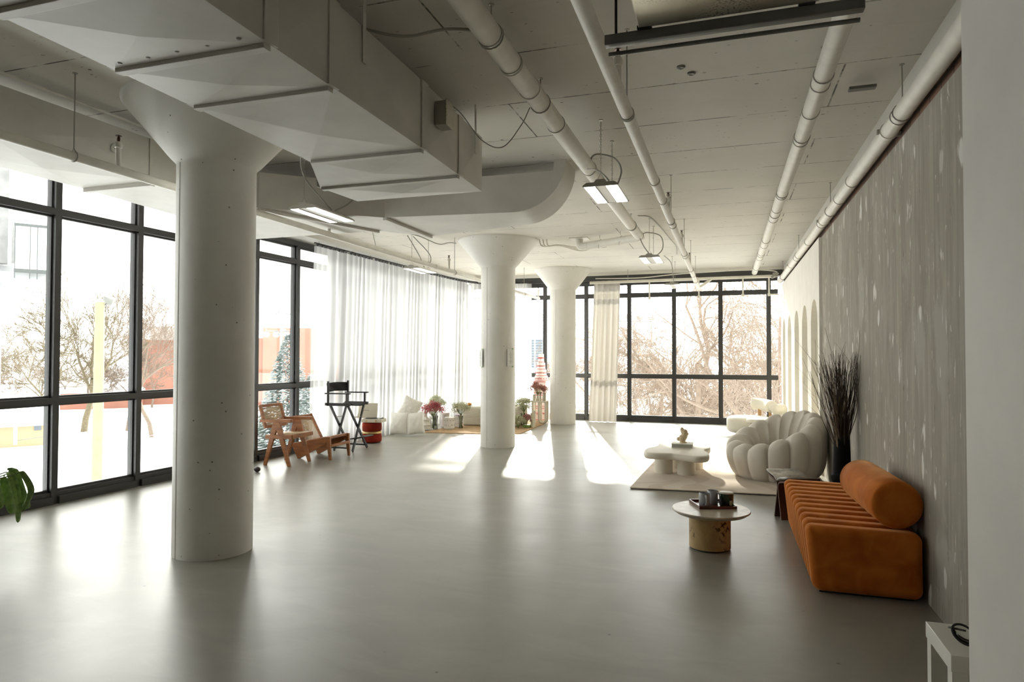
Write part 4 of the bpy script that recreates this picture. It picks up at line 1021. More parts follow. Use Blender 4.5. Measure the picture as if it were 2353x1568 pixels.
cushion((-5.55,11.22,.215), .33,.42,.14, (rad(74),rad(-6),rad(28)), 'cushion', white_fab, 'piped cream cushion leaning in front on the right of the pile', seed=2)
cushion((-5.72,11.36,.50), .36,.38,.17, (rad(70),rad(25),rad(18)), 'fluffy_cushion', fluffy, 'fluffy off-white cushion leaning on top behind the other two', seed=3)
tag(MB().prism([(-5.60,11.58),(-4.47,11.72),(-3.72,11.98),(-3.78,14.0),(-4.0,14.72),(-5.2,14.6)], .0, .012).build('jute_rug', jute_m), 'tan woven jute rug under the flowers in the far corner', 'rug')
# low daybed with ribbed throw
db = thing('daybed', 'low daybed covered with a ribbed cream throw in the far corner', 'daybed', (-4.7,13.3,.012))
m = MB(); m.grid(lambda u, v: (-5.32+1.2*u, 12.98-.03*sin(9*u)+( .05*(1-v) if v < 1 else 0), .014+.40*v), 16, 6); 
MB().box(-5.32,12.98,.014,-4.14,13.9,.42).build('mattress', rib_m, db, bev=.04, seg=3)
for x, l, s in ((-4.95,'white cushion on the daybed left of the middle column',5),(-4.72,'white cushion on the daybed half hidden by the middle column',6)):
    cushion((x-.02,13.72-.05*(s-5),.62), .42,.42,.14, (rad(78),rad(12*(s-5)-6),rad(6)), 'cushion', white_fab, l, seed=s)
tag(MB().ball((-5.20,13.10,.455), .05,.05,.035).build('bread_roll', M('orange_glaze', (.60,.27,.05), .5)), 'small orange-brown round ornament on the corner of the daybed', 'ornament')
tag(MB().lathe([(0,0),(.07,0),(.08,.008)], (-5.20,13.10,.422), 20).build('small_dish', walnut), 'small dark dish under the orange ornament', 'dish')

def bouquet(c, zc, rx, rz, zb, mat, label, n=900, seed=1, stems=14, group=None, dot=.0098):
    rn = random.Random(seed); cx, cy = c; m = MB(); st_ = MB(); root = V((cx,cy,zc-rz*1.25))
    nc = max(22, int(rx*rx*700))
    for k in range(nc):
        a = rn.uniform(0, 2*pi); q = sqrt(rn.random())*.95; el = (1-q*q)**.5
        p = V((cx+cos(a)*q*rx, cy+sin(a)*q*rx, zc-rz*.55+el*rz*1.25+rn.gauss(0,rz*.16)-.25*rz*q)); sp = rx*.16
        st_.tube([root, root.lerp(p,.5)+V((0,0,.012)), p], .0014, 3, cap=False)
        for i in range(n//nc):
            g = p+V((rn.gauss(0,sp), rn.gauss(0,sp), rn.gauss(0,sp*.75))); s = dot*rn.uniform(.5,1.15)
            if g.z < zb+.03: g.z = zb+.03
            m.add([(g.x+s,g.y,g.z),(g.x-s,g.y,g.z),(g.x,g.y+s,g.z),(g.x,g.y-s,g.z),(g.x,g.y,g.z+s),(g.x,g.y,g.z-s)],
                  [(0,2,4),(2,1,4),(1,3,4),(3,0,4),(2,0,5),(1,2,5),(3,1,5),(0,3,5)])
            if i % 6 == 0: st_.tube([p.lerp(root,.12), g], .0009, 3, cap=False)
    for i in range(stems):
        a = rn.uniform(0, 2*pi); q = rn.uniform(0, .022)
        st_.tube([(cx-cos(a)*q*1.2, cy-sin(a)*q*1.2, zb), root+V((cos(a)*.01,sin(a)*.01,0)), (cx+cos(a)*rx*.45, cy+sin(a)*rx*.45, zc-rz*.2)], .0028, 5)
    o = m.build('blossoms', mat); o.name = 'bouquet'; tag(o, label, 'flowers', group)
    st_.build('stems', stem_m, o); return o
def gvase(c, h, label, r=.05, z0=.012):
    m = MB().lathe([(r*.8,0),(r*.85,.004),(r*.72,h*.45),(r*.9,h*.8),(r*1.15,h),(r*1.12,h),(r*.86,h*.8),(r*.68,h*.45),(r*.78,.012),(0,.012)], (*c,z0), 24)
    return tag(m.build('glass_vase', clear_m, ang=40), label, 'vase')
gvase((-5.545,12.12), .27, 'clear glass vase holding the red flowers')
bouquet((-5.60,12.12), .43, .23,.13, .03, petal_red, 'wide dusty red bouquet in a clear vase near the cushions', 1500, 2)
bouquet((-5.84,12.75), .50, .22,.14, .05, petal_cream, 'cream and green bouquet behind the dusty red flowers', 1300, 3)
gvase((-5.86,12.75), .24, 'clear glass vase behind the tiered white jar, mostly hidden')
gvase((-5.15,12.5), .25, 'clear glass vase holding the airy white flowers by the daybed', .042)
bouquet((-5.15,12.5), .42, .20,.12, .03, petal_cream, 'airy white bouquet in a clear vase in front of the daybed', 1300, 4)
gvase((-4.10,13.4), .26, 'clear glass vase right of the middle column', .045)
bouquet((-4.08,13.4), .47, .21,.14, .03, petal_cream, 'tall cream bouquet just right of the middle column', 1400, 5)
bouquet((-4.03,12.85), .17, .13,.12, .02, petal_cream, 'low cream flower cluster on the jute rug right of the middle column', 800, 6)
bouquet((-3.92,13.05), .20, .10,.10, .02, petal_pink, 'small pink flower cluster on the jute rug near the candles', 500, 7)
tag(MB().box(-3.98,12.96,.012,-3.84,13.10,.07).build('flower_tray', leaf_g, bev=.01), 'small green block under the pink flower cluster', 'flower tray')
tag(MB().lathe([(.10,0),(.115,.02),(.11,.08),(.125,.10),(.10,.13),(.09,.19),(.10,.21),(.08,.24),(.05,.26),(.05,.31),(.06,.345),(.045,.35),(0,.35)], (-5.70,11.95,.012), 32).build('tiered_jar', lace_cer), 'white lace-textured tiered jar right of the cushions', 'jar')
m = MB(); c = V((-5.70,12.2,.012)); m.lathe([(.04,0),(.035,.03),(.03,.06)], c, 14); m.ball(c+V((0,0,.12)), .042,.035,.07); m.ball(c+V((.015,-.01,.215)), .035,.03,.032); m.ball(c+V((.045,-.02,.205)), .016)
m.ball(c+V((-.01,-.02,.25)), .01,.008,.018); m.ball(c+V((.015,.02,.25)), .01,.008,.018); m.tube([c+V((.03,-.02,.1)), c+V((.04,-.025,.0))], .012, 8)
tag(m.build('dog_figurine', ceramic), 'small white seated animal figurine beside the tiered jar', 'figurine')
def canister(x, y, r, h, mat, label, dots=True, lid=None):
    t = thing('canister', label, 'canister', (x,y,.012))
    MB().lathe([(r*.95,0),(r,.01),(r*1.02,.03),(r*.97,.035),(r*.97,h-.035),(r*1.02,h-.03),(r*1.03,h-.005),(r*.9,h),(0,h)], (x,y,.012), 28).build('canister_body', mat, t)
    if dots:
        m = MB()
        for j, zz in enumerate((h*.35, h*.75)):
            for k in range(10):
                a = 2*pi*(k+.5*j)/10; m.ball((x+cos(a)*r*.97,y+sin(a)*r*.97,.012+zz), .013,.013,.013,8,5)
        m.build('raised_dots', M('dot_glaze', (.55,.50,.48), .4), t)
    if lid: MB().lathe([(r*.9,h),(r*.9,h+.02),(0,h+.025)], (x,y,.012), 24).build('lid', lid, t)
canister(-5.31,12.28,.105,.235,ceramic,'larger white canister with raised dots before the daybed')
canister(-5.27,12.66,.085,.24,ceramic,'smaller dotted canister with a lilac lid behind the larger one',lid=M('lilac_lid', (.55,.45,.55), .4))
canister(-5.52,12.55,.09,.30,M('blush_ceramic', (.74,.66,.63), .4),'pale blush canister right of the dusty red bouquet',dots=False)
def candle(x, y, z, r, h, mat, label):
    t = thing('pillar_candle', label, 'candle', (x,y,z))
    MB().lathe([(r,0),(r,h-.004),(r-.004,h),(r*.5,h-.004),(0,h-.005)], (x,y,z), 24).build('wax_body', mat, t)
    MB().tube([(x,y,z+h-.006),(x+.002,y,z+h+.008)], .0015, 5).build('wick', black_metal, t)
candle(-3.83,13.28,.012,.036,.33,wax,'tallest pillar candle standing on the jute rug')
candle(-3.90,13.42,.012,.036,.26,wax,'shorter pillar candle on the jute rug beside the tallest')
candle(-3.80,13.10,.012,.034,.18,wax,'shortest pillar candle on the edge of the jute rug')
# console
cs = thing('console_table', 'cream console with looped tube legs beside the far column', 'table', (-3.92,14.0,0))
MB().prism([(-4.07,13.88),(-3.74,13.88),(-3.74,14.16),(-4.07,14.16)], .47, .50).build('tabletop', cream, cs, bev=.008)
for x0_, w_ in ((-3.90,.15),):
    for yy in (13.93, 14.10):
        pts = [(x0_, yy, .47),(x0_,yy,.12)]+[(x0_+w_/2-cos(k*pi/8)*w_/2, yy, .09-.07*sin(k*pi/8)) for k in range(1, 8)]+[(x0_+w_,yy,.12),(x0_+w_,yy,.47)]
        MB().tube(pts, .022, 14).build('loop_leg', cream, cs)
for yy in (13.93,14.10): MB().tube([(-4.04,yy,.47),(-4.04,yy,.0)], .022, 14).build('leg', cream, cs)
gvase((-3.915,14.0), .19, 'clear glass vase on the console by the far column', .055, .50)
bouquet((-3.94,13.98), .78, .19,.12, .53, petal_pink, 'dusty pink bouquet on the console by the far column', 1600, 8)
candle(-4.02,13.98,.50,.034,.135,beige_wax,'shorter beige pillar candle at the left end of the console')
candle(-3.79,13.98,.50,.036,.18,beige_wax,'taller beige pillar candle at the right end of the console')
candle(-3.95,13.91,.50,.03,.055,wax,'left one of the short white candles on the console front edge')
candle(-3.87,13.91,.50,.03,.05,wax,'right one of the short white candles on the console front edge')
# stacked bow boxes and tower cake
def bow(m, c, s):
    c = V(c)
    for k in (-1, 1):
        m.tube(cm([c, c+V((k*s,0,s*.55)), c+V((k*s*1.1,0,-s*.2)), c], 4), s*.13, 5); m.tube([c, c+V((k*s*.6,0,-s*.9))], s*.11, 5)
tx, ty = -4.03, 14.60
for i, (w_, z0, z1, l) in enumerate(((.32,.012,.32,'lowest pink gift box with a red bow behind the console'),(.30,.32,.62,'middle pink gift box of the stack behind the console'),(.28,.62,.92,'top pink gift box under the tiered white cake'))):
    t = thing('gift_box', l, 'box', (tx,ty,z0)); c1_ = pinkbox_m if i != 1 else M('white_card', (.80,.74,.70), .6)
    MB().box(tx-w_/2,ty-w_/2,z0,tx+w_/2,ty+w_/2,z1-.004).build('carton', c1_, t, bev=.004)
    m = MB(); m.box(tx-w_/2-.003,ty-w_/2-.003,z1-.03,tx+w_/2+.003,ty-w_/2,z1-.018); m.box(tx-w_/2-.003,ty-w_/2-.003,z0+.02,tx+w_/2+.003,ty-w_/2,z0+.032)
    bow(m, (tx,ty-w_/2-.01,(z0+z1)/2), .045); bow(m, (tx-.11,ty-w_/2-.01,(z0+z1)/2+.02), .03); bow(m, (tx+.11,ty-w_/2-.01,(z0+z1)/2+.02), .03); m.build('ribbon', ribbon_m, t)
ck = thing('tiered_cake', 'tall white tiered cake with red bows on the gift boxes', 'cake', (tx,ty,.92))
z = .92
for i, (r_, h_) in enumerate(((.155,.10),(.125,.15),(.095,.16),(.065,.20))):
    MB().lathe([(r_*1.05,0),(r_*1.08,.015),(r_,.03),(r_*.94,h_-.02),(r_*.98,h_-.005),(r_*.8,h_),(0,h_)], (tx,ty,z), 32).build('tier', ceramic, ck)
    m = MB(); m.tube([(tx+cos(k)*r_*1.07, ty+sin(k)*r_*1.07, z+.018) for k in [j*2*pi/24 for j in range(24)]], .006, 6, closed=True)
    for k in range(6):
        a = rad(-150+k*24); bow(m, (tx+cos(a)*r_*1.02, ty+sin(a)*r_*1.02, z+h_*.55), .024)
    m.build('red_piping', ribbon_m, ck); z += h_

# ------------------------------------------------------------ drooping plant at lower left
pl = thing('potted_plant', 'green drooping leafy plant at the left edge beside the windows', 'plant', (-4.80,2.80,0))
MB().lathe([(.11,0),(.15,.30),(.16,.32),(.14,.32),(.13,.28),(0,.28)], (-4.80,2.80,0), 32).build('pot', cream, pl)
rn = random.Random(9)
leaves = [([(-4.66,3.2,.678),(-4.606,3.23,.72),(-4.57,3.26,.563),(-4.561,3.29,.469)],.085),
([(-4.427,3.1,.711),(-4.383,3.13,.726),(-4.343,3.16,.612),(-4.442,3.19,.485)],.05),
([(-4.758,3.25,.658),(-4.751,3.28,.629),(-4.766,3.31,.526),(-4.772,3.34,.407)],.095),
([(-4.60,3.15,.703),(-4.56,3.18,.692),(-4.55,3.21,.591),(-4.56,3.24,.452)],.05),
([(-4.797,3.3,.616),(-4.728,3.33,.57),(-4.742,3.36,.441),(-4.782,3.39,.333)],.05),
([(-4.818,3.2,.618),(-4.769,3.23,.592),(-4.787,3.26,.534),(-4.807,3.29,.451)],.06),
([(-4.95,2.6,.7),(-5.05,2.5,.68),(-5.1,2.45,.5),(-5.1,2.4,.4)],.08),([(-4.7,2.4,.7),(-4.65,2.3,.68),(-4.6,2.2,.5),(-4.6,2.15,.4)],.08),([(-4.95,3.0,.72),(-5.05,3.1,.7),(-5.1,3.15,.55),(-5.1,3.2,.42)],.08)]
for LP_, wd in leaves:
    s0 = V((-4.80,2.80,.30)); A, B2, C2, D2 = map(V, LP_)
    pts = cm([s0, s0.lerp(A,.5)+V((0,0,.12)), A, A.lerp(B2,.6)+V((0,0,.01))], 5)
    MB().tube(pts, .004, 6).build('stem', stem_m, pl)
    mid = cm([pts[-1], B2, C2, D2, D2+V((-.005,.0,-.03))], 6); side = V((1,.35,rn.uniform(-.3,.3))).normalized() if rn.random() < .6 else V((.5,.8,.2)).normalized()
    nL = len(mid)-1
    def fn(u, v, mid=mid, side=side, wd=wd, nL=nL):
        i = min(int(u*nL), nL); p = mid[i]; w = wd*.46*sin(pi*min(1, u*.9+.1))**.8; b = 2*v-1
        return p+side*(b*w)+V((0,0,1))*(-.15*w*abs(b))+V((.5,-.5,0))*(.7*w*abs(b))
    MB().grid(fn, nL, 6).build('leaf', leaf_g, pl, solid=.0015)
# ------------------------------------------------------------ outdoors
GZ = -9.5
def pos(px, D): a = math.atan((px-1176.5)/1513)-rad(17.98); return V((D*sin(a), D*cos(a), 0))
def zat(y, D): return 1.5+D*(830-y)/1513
struct(MB().prism([(-400,-60),(-400,500),(300,500),(300,-60)], GZ-.5, GZ).build('ground', snow))

def tree(name, label, base, H, seed, mat, r0=.3, lev=6, spread=.55, up=.25, kids=3, droop=0, group=None, lean=(0,0), trunkf=.32, minr=.012, wob=.12):
    rn = random.Random(seed); tk = MB(); br = MB()
    def grow(p, d, L, r, l):
        pts = [V(p)]; d = V(d); n = 4 if l > 1 else 3
        for i in range(n):
            d = (d+V((rn.gauss(0,wob), rn.gauss(0,wob), rn.gauss(0,wob)+(up*.12 if not (droop and l < 3) else -droop)))).normalized()
            pts.append(pts[-1]+d*L/n)
        r1 = max(minr, r*.62)
        (tk if l >= lev-1 else br).tube(pts, [r+(r1-r)*i/n for i in range(n+1)], 7 if l >= lev-1 else (4 if l > 2 else 3), cap=False)
        if l <= 0: return
        for k in range(kids if l > 1 else kids+1):
            i = rn.randint(1 if l < lev else 2, n); ax = V((rn.gauss(0,1), rn.gauss(0,1), rn.gauss(0,.5))); ax = (ax-d*ax.dot(d)).normalized()
            nd = (d*(1-spread*.3)+ax*spread*rn.uniform(.6,1.35)+V((0,0,up*.3))).normalized()
            grow(pts[i], nd, L*rn.uniform(.62,.86), max(minr, r1*rn.uniform(.6,.9)), l-1)
    grow(base, V((lean[0],lean[1],1)).normalized(), H*trunkf, r0, lev)
    o = tk.build('trunk', mat, ang=60); o.name = name; tag(o, label, 'tree', group)
    br.build('branches', mat, o, world=False, ang=60); return o
def P3(px, D, z=GZ): p = pos(px, D); return (p.x, p.y, z)
tree('bare_tree', 'wide bare tree seen through the leftmost window', P3(108,105), 27, 1, bark_olive, .42, 6, .66, .2, 3, minr=.034, lean=(.0,.1), trunkf=.27)
tree('bare_tree', 'dense round bare tree left of the pale pole', P3(196,112), 29, 2, bark_olive, .45, 6, .52, .35, 3, minr=.034, trunkf=.27)
tree('bare_tree', 'spindly bare tree right of the pale pole', P3(296,110), 27, 3, bark, .32, 6, .55, .35, 3, minr=.02, trunkf=.29)
tree('bare_tree', 'bare tree in the window beside the near column', P3(352,100), 27, 5, bark, .3, 6, .55, .35, 3, minr=.02, trunkf=.29)
for i, (px, D, H) in enumerate(((30,150,15),(90,158,16),(150,160,14),(205,152,17),(250,163,14),(300,150,16),(352,145,15),(-60,130,18),(-10,140,18))):
    tree('bare_tree', 'distant brown bare tree of the row behind the nearer ones on the left', P3(px,D), H, 20+i, bark, .22, 6, .65, .12, 3, minr=.025, group='distant bare trees on the left')
# trees outside the far windows
tree('willow_tree', 'big pale willow filling the rightmost far windows', P3(1702,30), 21, 7, bark_pale, .38, 7, .55, .1, 3, droop=.16, minr=.008, lean=(.05,0))
tree('willow_tree', 'slender dark-stemmed birch-like tree in the middle far window', P3(1618,24), 17, 8, bark, .14, 6, .5, .2, 3, droop=.06, minr=.007)
tree('willow_tree', 'pale willow with drooping twigs behind the slender tree', P3(1590,42), 22, 9, bark_pale, .4, 7, .62, .05, 3, droop=.18, minr=.012, lean=(-.1,0))
tree('willow_tree', 'pale willow leaning left across the far window behind the pole', P3(1540,48), 21, 12, bark_pale, .4, 6, .7, .05, 3, droop=.18, minr=.014, lean=(-.25,0))
tree('willow_tree', 'pale tangled tree at the right wall corner of the far windows', P3(1790,36), 21, 13, bark_pale, .35, 7, .6, .05, 3, droop=.16, minr=.010)
for i, (px, D, H) in enumerate(((1420,170,13),(1470,190,14),(1520,150,14),(1360,210,14),(1300,220,14),(1260,230,14),(1650,75,15),(1730,70,16))):
    tree('bare_tree', 'distant pale bare tree on the horizon beyond the far windows', P3(px,D), H, 40+i, bark_pale, .3, 5, .7, .1, 4, minr=.05, group='distant pale trees beyond the far windows')
for i, (px, D, H) in enumerate(((1475,60,6.5),(1505,55,5.5),(1340,70,6))):
    tree('leafless_shrub', 'leafless shrub in the snow below the far windows', P3(px,D), H, 60+i, bark_pale, .05, 5, .5, .3, 4, minr=.015, trunkf=.4, group='leafless shrubs in the snow')
def conifer(name, label, base, H, r, mat, seed, n=700, layers=16, snowy=True):
    rn = random.Random(seed); b = V(base); t = thing(name, label, 'tree', base)
    MB().tube([b, b+V((0,0,H*.97))], [r*.06, .02], 8).build('trunk', bark, t)
    f = MB(); sn = MB()
    for i in range(n):
        h = rn.random()**1.15; a = rn.uniform(0, 2*pi); q = r*(1-h)**.8*rn.uniform(.45,1.05)+.1
        lay = (int(h*layers)+.5)/layers; z = H*(.10+.88*lay)+rn.gauss(0,.012*H)
        p = b+V((cos(a)*q, sin(a)*q, z-q*.12)); L = r*(.20 if n < 600 else .10)*(1-h*.6); W = L*.55; d = V((cos(a), sin(a), -.15)); s = V((-sin(a), cos(a), 0))
        f.add([p-d*L, p+s*W, p+d*L, p-s*W, p+V((0,0,L*.22)), p-V((0,0,L*.30))], [(0,1,4),(1,2,4),(2,3,4),(3,0,4),(1,0,5),(2,1,5),(3,2,5),(0,3,5)])
        if snowy and rn.random() < .38:
            p2 = p+V((0,0,L*.16)); L2 = L*.8; W2 = W*.8
            sn.add([p2-d*L2, p2+s*W2, p2+d*L2, p2-s*W2, p2+V((0,0,L*.18))], [(0,1,4),(1,2,4),(2,3,4),(3,0,4),(3,2,1,0)])
    f.build('foliage', mat, t, ang=20)
    if snowy: sn.build('snow_load', snow, t)
conifer('spruce_tree', 'snowy blue-green spruce in front of the brick school', P3(662,62), 13.0, 3.4, needle, 1, 5000, 26)
conifer('spruce_tree', 'snow-laden bushy evergreen right of the taller spruce', P3(715,58), 9.5, 2.6, needle, 2, 3500, 22)
conifer('cedar_tree', 'small yellow-green cedar outside the far windows by the gathered curtain', P3(1418,42), 9.2, 1.0, cedar_m, 3, 420, 12, False)
conifer('cedar_tree', 'dark distant conifer on the horizon beyond the far windows', P3(1487,150), 15, 3.2, needle, 4, 400, 12, False)
# poles
pc = thing('utility_pole', 'pale round concrete pole with a snow cap outside the left windows', 'pole', P3(228,30))
b = V(P3(228,30)); zt_ = zat(728,30)
MB().tube([b, (b.x,b.y,zt_)], [.22,.165], 20).build('shaft', pole_conc, pc)
MB().lathe([(.175,0),(.165,.06),(.10,.12),(0,.14)], (b.x,b.y,zt_-.01), 20).build('snow_cap', snow, pc)
m = MB(); q = pos(249,30); m.obox((q.x,q.y,zt_+.10), (.34,.30,.24), (rad(20),rad(25),rad(40))); m.tube([(q.x,q.y,zt_),(b.x,b.y,zt_-.25)], .025, 6)
m.build('floodlight', grey_steel, pc)
def stadium(px, D, ytop, label, n=(4,4), s=1):
    b = V(P3(px,D)); zt = zat(ytop,D); t = thing('stadium_light', label, 'light pole', b)
    MB().tube([b, (b.x,b.y,zt)], [.17*s,.10*s], 12).build('pole', M('galvanised_pole', (.34,.35,.33), .5), t)
    side = V((cos(rad(18)), sin(rad(18)), 0)); m = MB()
    for j, zz in enumerate((zt-.15*s, zt-1.6*s)):
        m.tube([(b.x-side.x*1.3*s, b.y-side.y*1.3*s, zz),(b.x+side.x*1.3*s, b.y+side.y*1.3*s, zz)], .05*s, 6)
    for k in (-1.3,0,1.3): m.tube([(b.x+side.x*k*s,b.y+side.y*k*s,zt-1.6*s),(b.x+side.x*k*s,b.y+side.y*k*s,zt-.15*s)], .035*s, 6)
    m.build('cross_arm', M('galvanised_arm', (.22,.23,.22), .5), t)
    for j, zz in enumerate((zt+.15*s, zt-1.9*s)):
        for k in range(4):
            o_ = -1.3+k*.87; m = MB(); m.ball((b.x+side.x*o_*s,b.y+side.y*o_*s,zz), .3*s,.3*s,.26*s,10,6); m.build('lamp_head', M('lamp_head', (.26,.27,.27), .4), t)
stadium(646,75,738,'stadium light pole standing before the spruce and brick school',s=1.25)
stadium(1458,60,748,'stadium light pole seen through the far windows',s=1.15)
# buildings
def face_box(pxa, pxb, D, z0, z1, mat, name, parent=None, dep=12, Db=None):
    a, b = pos(pxa, D), pos(pxb, Db or D); n = V((-(b-a).y, (b-a).x, 0)).normalized()
    if n.dot(a) < 0: n = -n
    m = MB().ext([(a.x,a.y,z0),(b.x,b.y,z0),(b.x,b.y,z1),(a.x,a.y,z1)], n*dep)
    return m.build(name, mat, parent)
D = 165
sc = thing('brick_school', 'long red-brick building across the snowy field', 'building', P3(500,D))
brk = M('pale_red_brick', (.36,.17,.12), .9, var=.12, vs=.2)
face_box(318,600,D,GZ,zat(800,D),brk,'brick_wing',sc,20)
face_box(140,330,D-8,GZ,zat(903,D-8),brk,'low_wing',sc,20)
face_box(130,335,D-8.5,zat(905,D-8.5),zat(898,D-8.5),snow,'snowy_roof',sc,18)
face_box(592,612,150,GZ,zat(794,150),brk,'brick_wing',sc,12)
face_box(604,1130,149,GZ,zat(772,149),brk,'brick_block',sc,20)
face_box(644,1000,148.6,zat(797,148.6),zat(774,148.6),M('pinkish_panel', (.38,.29,.27), .8),'upper_panel',sc,1)
face_box(646,668,148.3,zat(778,148.3),zat(774,148.3),grey_clad,'roof_vent',sc,1)
face_box(345,500,160,zat(800,160),zat(773,160),M('grey_brown_box', (.40,.34,.31), .8),'roof_plant_room',sc,8)
face_box(-150,1130,148,GZ,zat(934,148),snow,'snow_bank',sc,3)
for i in range(6): face_box(740+i*60,712+i*45,148.4,zat(850,148),zat(835,148),dark_glass,'window',sc,.3)
D = 98
hs = thing('tan_house', 'low tan building with a thick snowy roof at the left', 'building', P3(50,D))
face_box(-260,118,D,GZ,zat(958,D),house_wall,'wall',hs,10)
face_box(-280,124,D-.6,zat(962,D),zat(934,D),snow,'snowy_roof',hs,14)
face_box(-20,24,D-.2,zat(998,D),zat(964,D),dark_glass,'window',hs,.4)
face_box(30,44,D-.2,zat(996,D),zat(962,D),M('grey_door', (.35,.35,.36), .6),'door',hs,.4)
face_box(82,98,D-.2,zat(962,D)-.6,zat(962,D)-.0,dark_glass,'window',hs,.4)
MB().tube([(*pos(44,D-2).xy, zat(985,D)),(*pos(118,D-2).xy, zat(980,D))], .05, 6).build('rail', grey_steel, hs)
face_box(-100,35,140,zat(935,140),zat(888,140),snow,'snowy_roof',hs,8)
for i, (pa, pb, yy, yb, m_) in enumerate(((68,118,905,900,brk),(150,330,905,895,M('far_tan', (.55,.48,.42), .8)))):
    pass
hr = thing('apartment_tower', 'distant pale high-rise seen beside the far column', 'building', P3(1229,330))
face_box(1211,1248,330,GZ,zat(788,330),M('tower_grey', (.30,.33,.36), .7),'tower_block',hr,20)
for i in range(11):
    face_box(1213,1227,329.5,zat(798+i*6,330),zat(795+i*6,330),dark_glass,'window_band',hr,.3); face_box(1231,1246,329.5,zat(798+i*6,330),zat(795+i*6,330),dark_glass,'window_band',hr,.3)
tw = thing('apartment_tower', 'faint distant tower seen through the sheer curtain', 'building', P3(785,200))
face_box(776,796,200,GZ,zat(712,200),M('tower_pale', (.36,.36,.38), .7),'tower_block',tw,15)
# fence
fe = thing('chain_fence', 'thin wire fence crossing the snow outside the left windows', 'fence', P3(100,80))
pp = [(-60,82,1024),(26,80,1020),(81,80,1017),(181,84,1011),(274,88,1003),(357,92,997),(500,98,990)]
tops = []
for px_, D_, yt in pp:
    p = pos(px_, D_); MB().tube([(p.x,p.y,GZ),(p.x,p.y,GZ+1.15)], .035, 6).build('post', hanger_metal, fe); tops.append((p.x,p.y,GZ+1.12))
MB().tube(tops, .02, 5).build('top_rail', hanger_metal, fe)
# dry weeds on the snow close to the building
m = MB(); rn = random.Random(2)
for px_, D_, n_ in ((168,33,9),(196,34,5),(375,36,5),(12,30,6),(640,30,14),(1480,45,10),(1500,46,8)):
    for k in range(n_):
        p = pos(px_+rn.uniform(-9,9), D_); h = rn.uniform(2,4.2)*(1 if px_ < 1000 else .8); q = V((p.x,p.y,GZ))
        pts = [q]; 
        for j in range(5): pts.append(pts[-1]+V((rn.gauss(0,.12), rn.gauss(0,.12), h/5)))
        m.tube(pts, .012, 3, cap=False)
o = m.build('dry_weeds', bark); tag(o, 'dry weed stalks poking out of the snow near the building', 'weeds', kind='stuff')
# dog (one skinned body)
def dog(px, D):
    b = V(P3(px, D)); pts = {'pelvis':(-.22,0,.40),'mid':(0,0,.40),'chest':(.22,0,.40),'neck':(.34,0,.50),'head':(.42,0,.58),'muz':(.54,0,.54),'tail':(-.34,0,.48),'tail2':(-.46,0,.58)}
    rad_ = {'pelvis':.085,'mid':.09,'chest':.11,'neck':.07,'head':.065,'muz':.03,'tail':.03,'tail2':.015}
    ed_ = [('pelvis','mid'),('mid','chest'),('chest','neck'),('neck','head'),('head','muz'),('pelvis','tail'),('tail','tail2')]
    for s, y in (('l',-.08),('r',.08)):
        pts['h'+s] = (-.20,y,.26); pts['k'+s] = (-.30,y,.14); pts['f'+s] = (-.26,y,.02); pts['s'+s] = (.22,y,.26); pts['w'+s] = (.20,y,.12); pts['p'+s] = (.23,y,.02)
        for a, r_ in (('h',.05),('k',.028),('f',.025),('s',.045),('w',.028),('p',.025)): rad_[a+s] = r_
        ed_ += [('pelvis','h'+s),('h'+s,'k'+s),('k'+s,'f'+s),('chest','s'+s),('s'+s,'w'+s),('w'+s,'p'+s)]
    ks = list(pts); me = bpy.data.meshes.new('dog'); me.from_pydata([pts[k] for k in ks], [(ks.index(a), ks.index(c)) for a, c in ed_], [])
    o = bpy.data.objects.new('dog', me); COL.objects.link(o); o.location = b; o.rotation_euler = (0,0,rad(-35))
    sk = o.modifiers.new('skin', 'SKIN'); o.modifiers.new('sub', 'SUBSURF').levels = 1
    for i, k in enumerate(ks): me.skin_vertices[0].data[i].radius = (rad_[k], rad_[k])
    me.skin_vertices[0].data[0].use_root = True
    me.materials.append(M('tan_fur', (.50,.30,.14), .9)); tag(o, 'small tan dog standing on the snow outside the left window', 'dog')
    for s in (-1, 1): MB().ball((.40,s*.04,.64), .02,.015,.035,8,6).build('ear', M('dark_fur', (.20,.12,.07), .9), o, world=False)
dog(55, 66)
# neighbouring building with balcony
nb = thing('balcony_building', 'white neighbouring building with a glass-railed balcony at upper left', 'building', P3(-40,17))
D = 17
def fb(pa, pb, ya, yb, mat, name, D1=D, dep=.2): return face_box(pa, pb, D1, zat(yb, D1), zat(ya, D1), mat, name, nb, dep)
fb(-500,3,-200,1000,pale_clad,'wall',18.0,3); fb(-60,26,668,752,pale_clad,'lower_wall',17.2,1)
fb(-40,14,478,664,grey_clad,'grey_panel',17.0,.3)
fb(22,30,588,662,grey_clad,'screen',16.8,.15)
fb(-40,116,679,695,pale_clad,'balcony_slab',16.5,1.3)
frm = M('balcony_frame', (.10,.11,.11), .5)
for a in (29,64,81,113): fb(a,a+2.5,590,690,frm,'baluster',16.4,.05)
fb(28,116,588,593,frm,'top_rail',16.4,.06); fb(28,116,672,679,frm,'bottom_rail',16.4,.05)
fb(-40,98,452,486,pale_clad,'upper_slab',17.5,2.6)
for a in (80,124,164): fb(a,a+4,380,470,frm,'baluster',19.5,.05)
fb(78,170,462,482,pale_clad,'upper_slab',19.6,1.0)
fb(-60,74,300,460,pale_clad,'upper_wall',19.4,1)

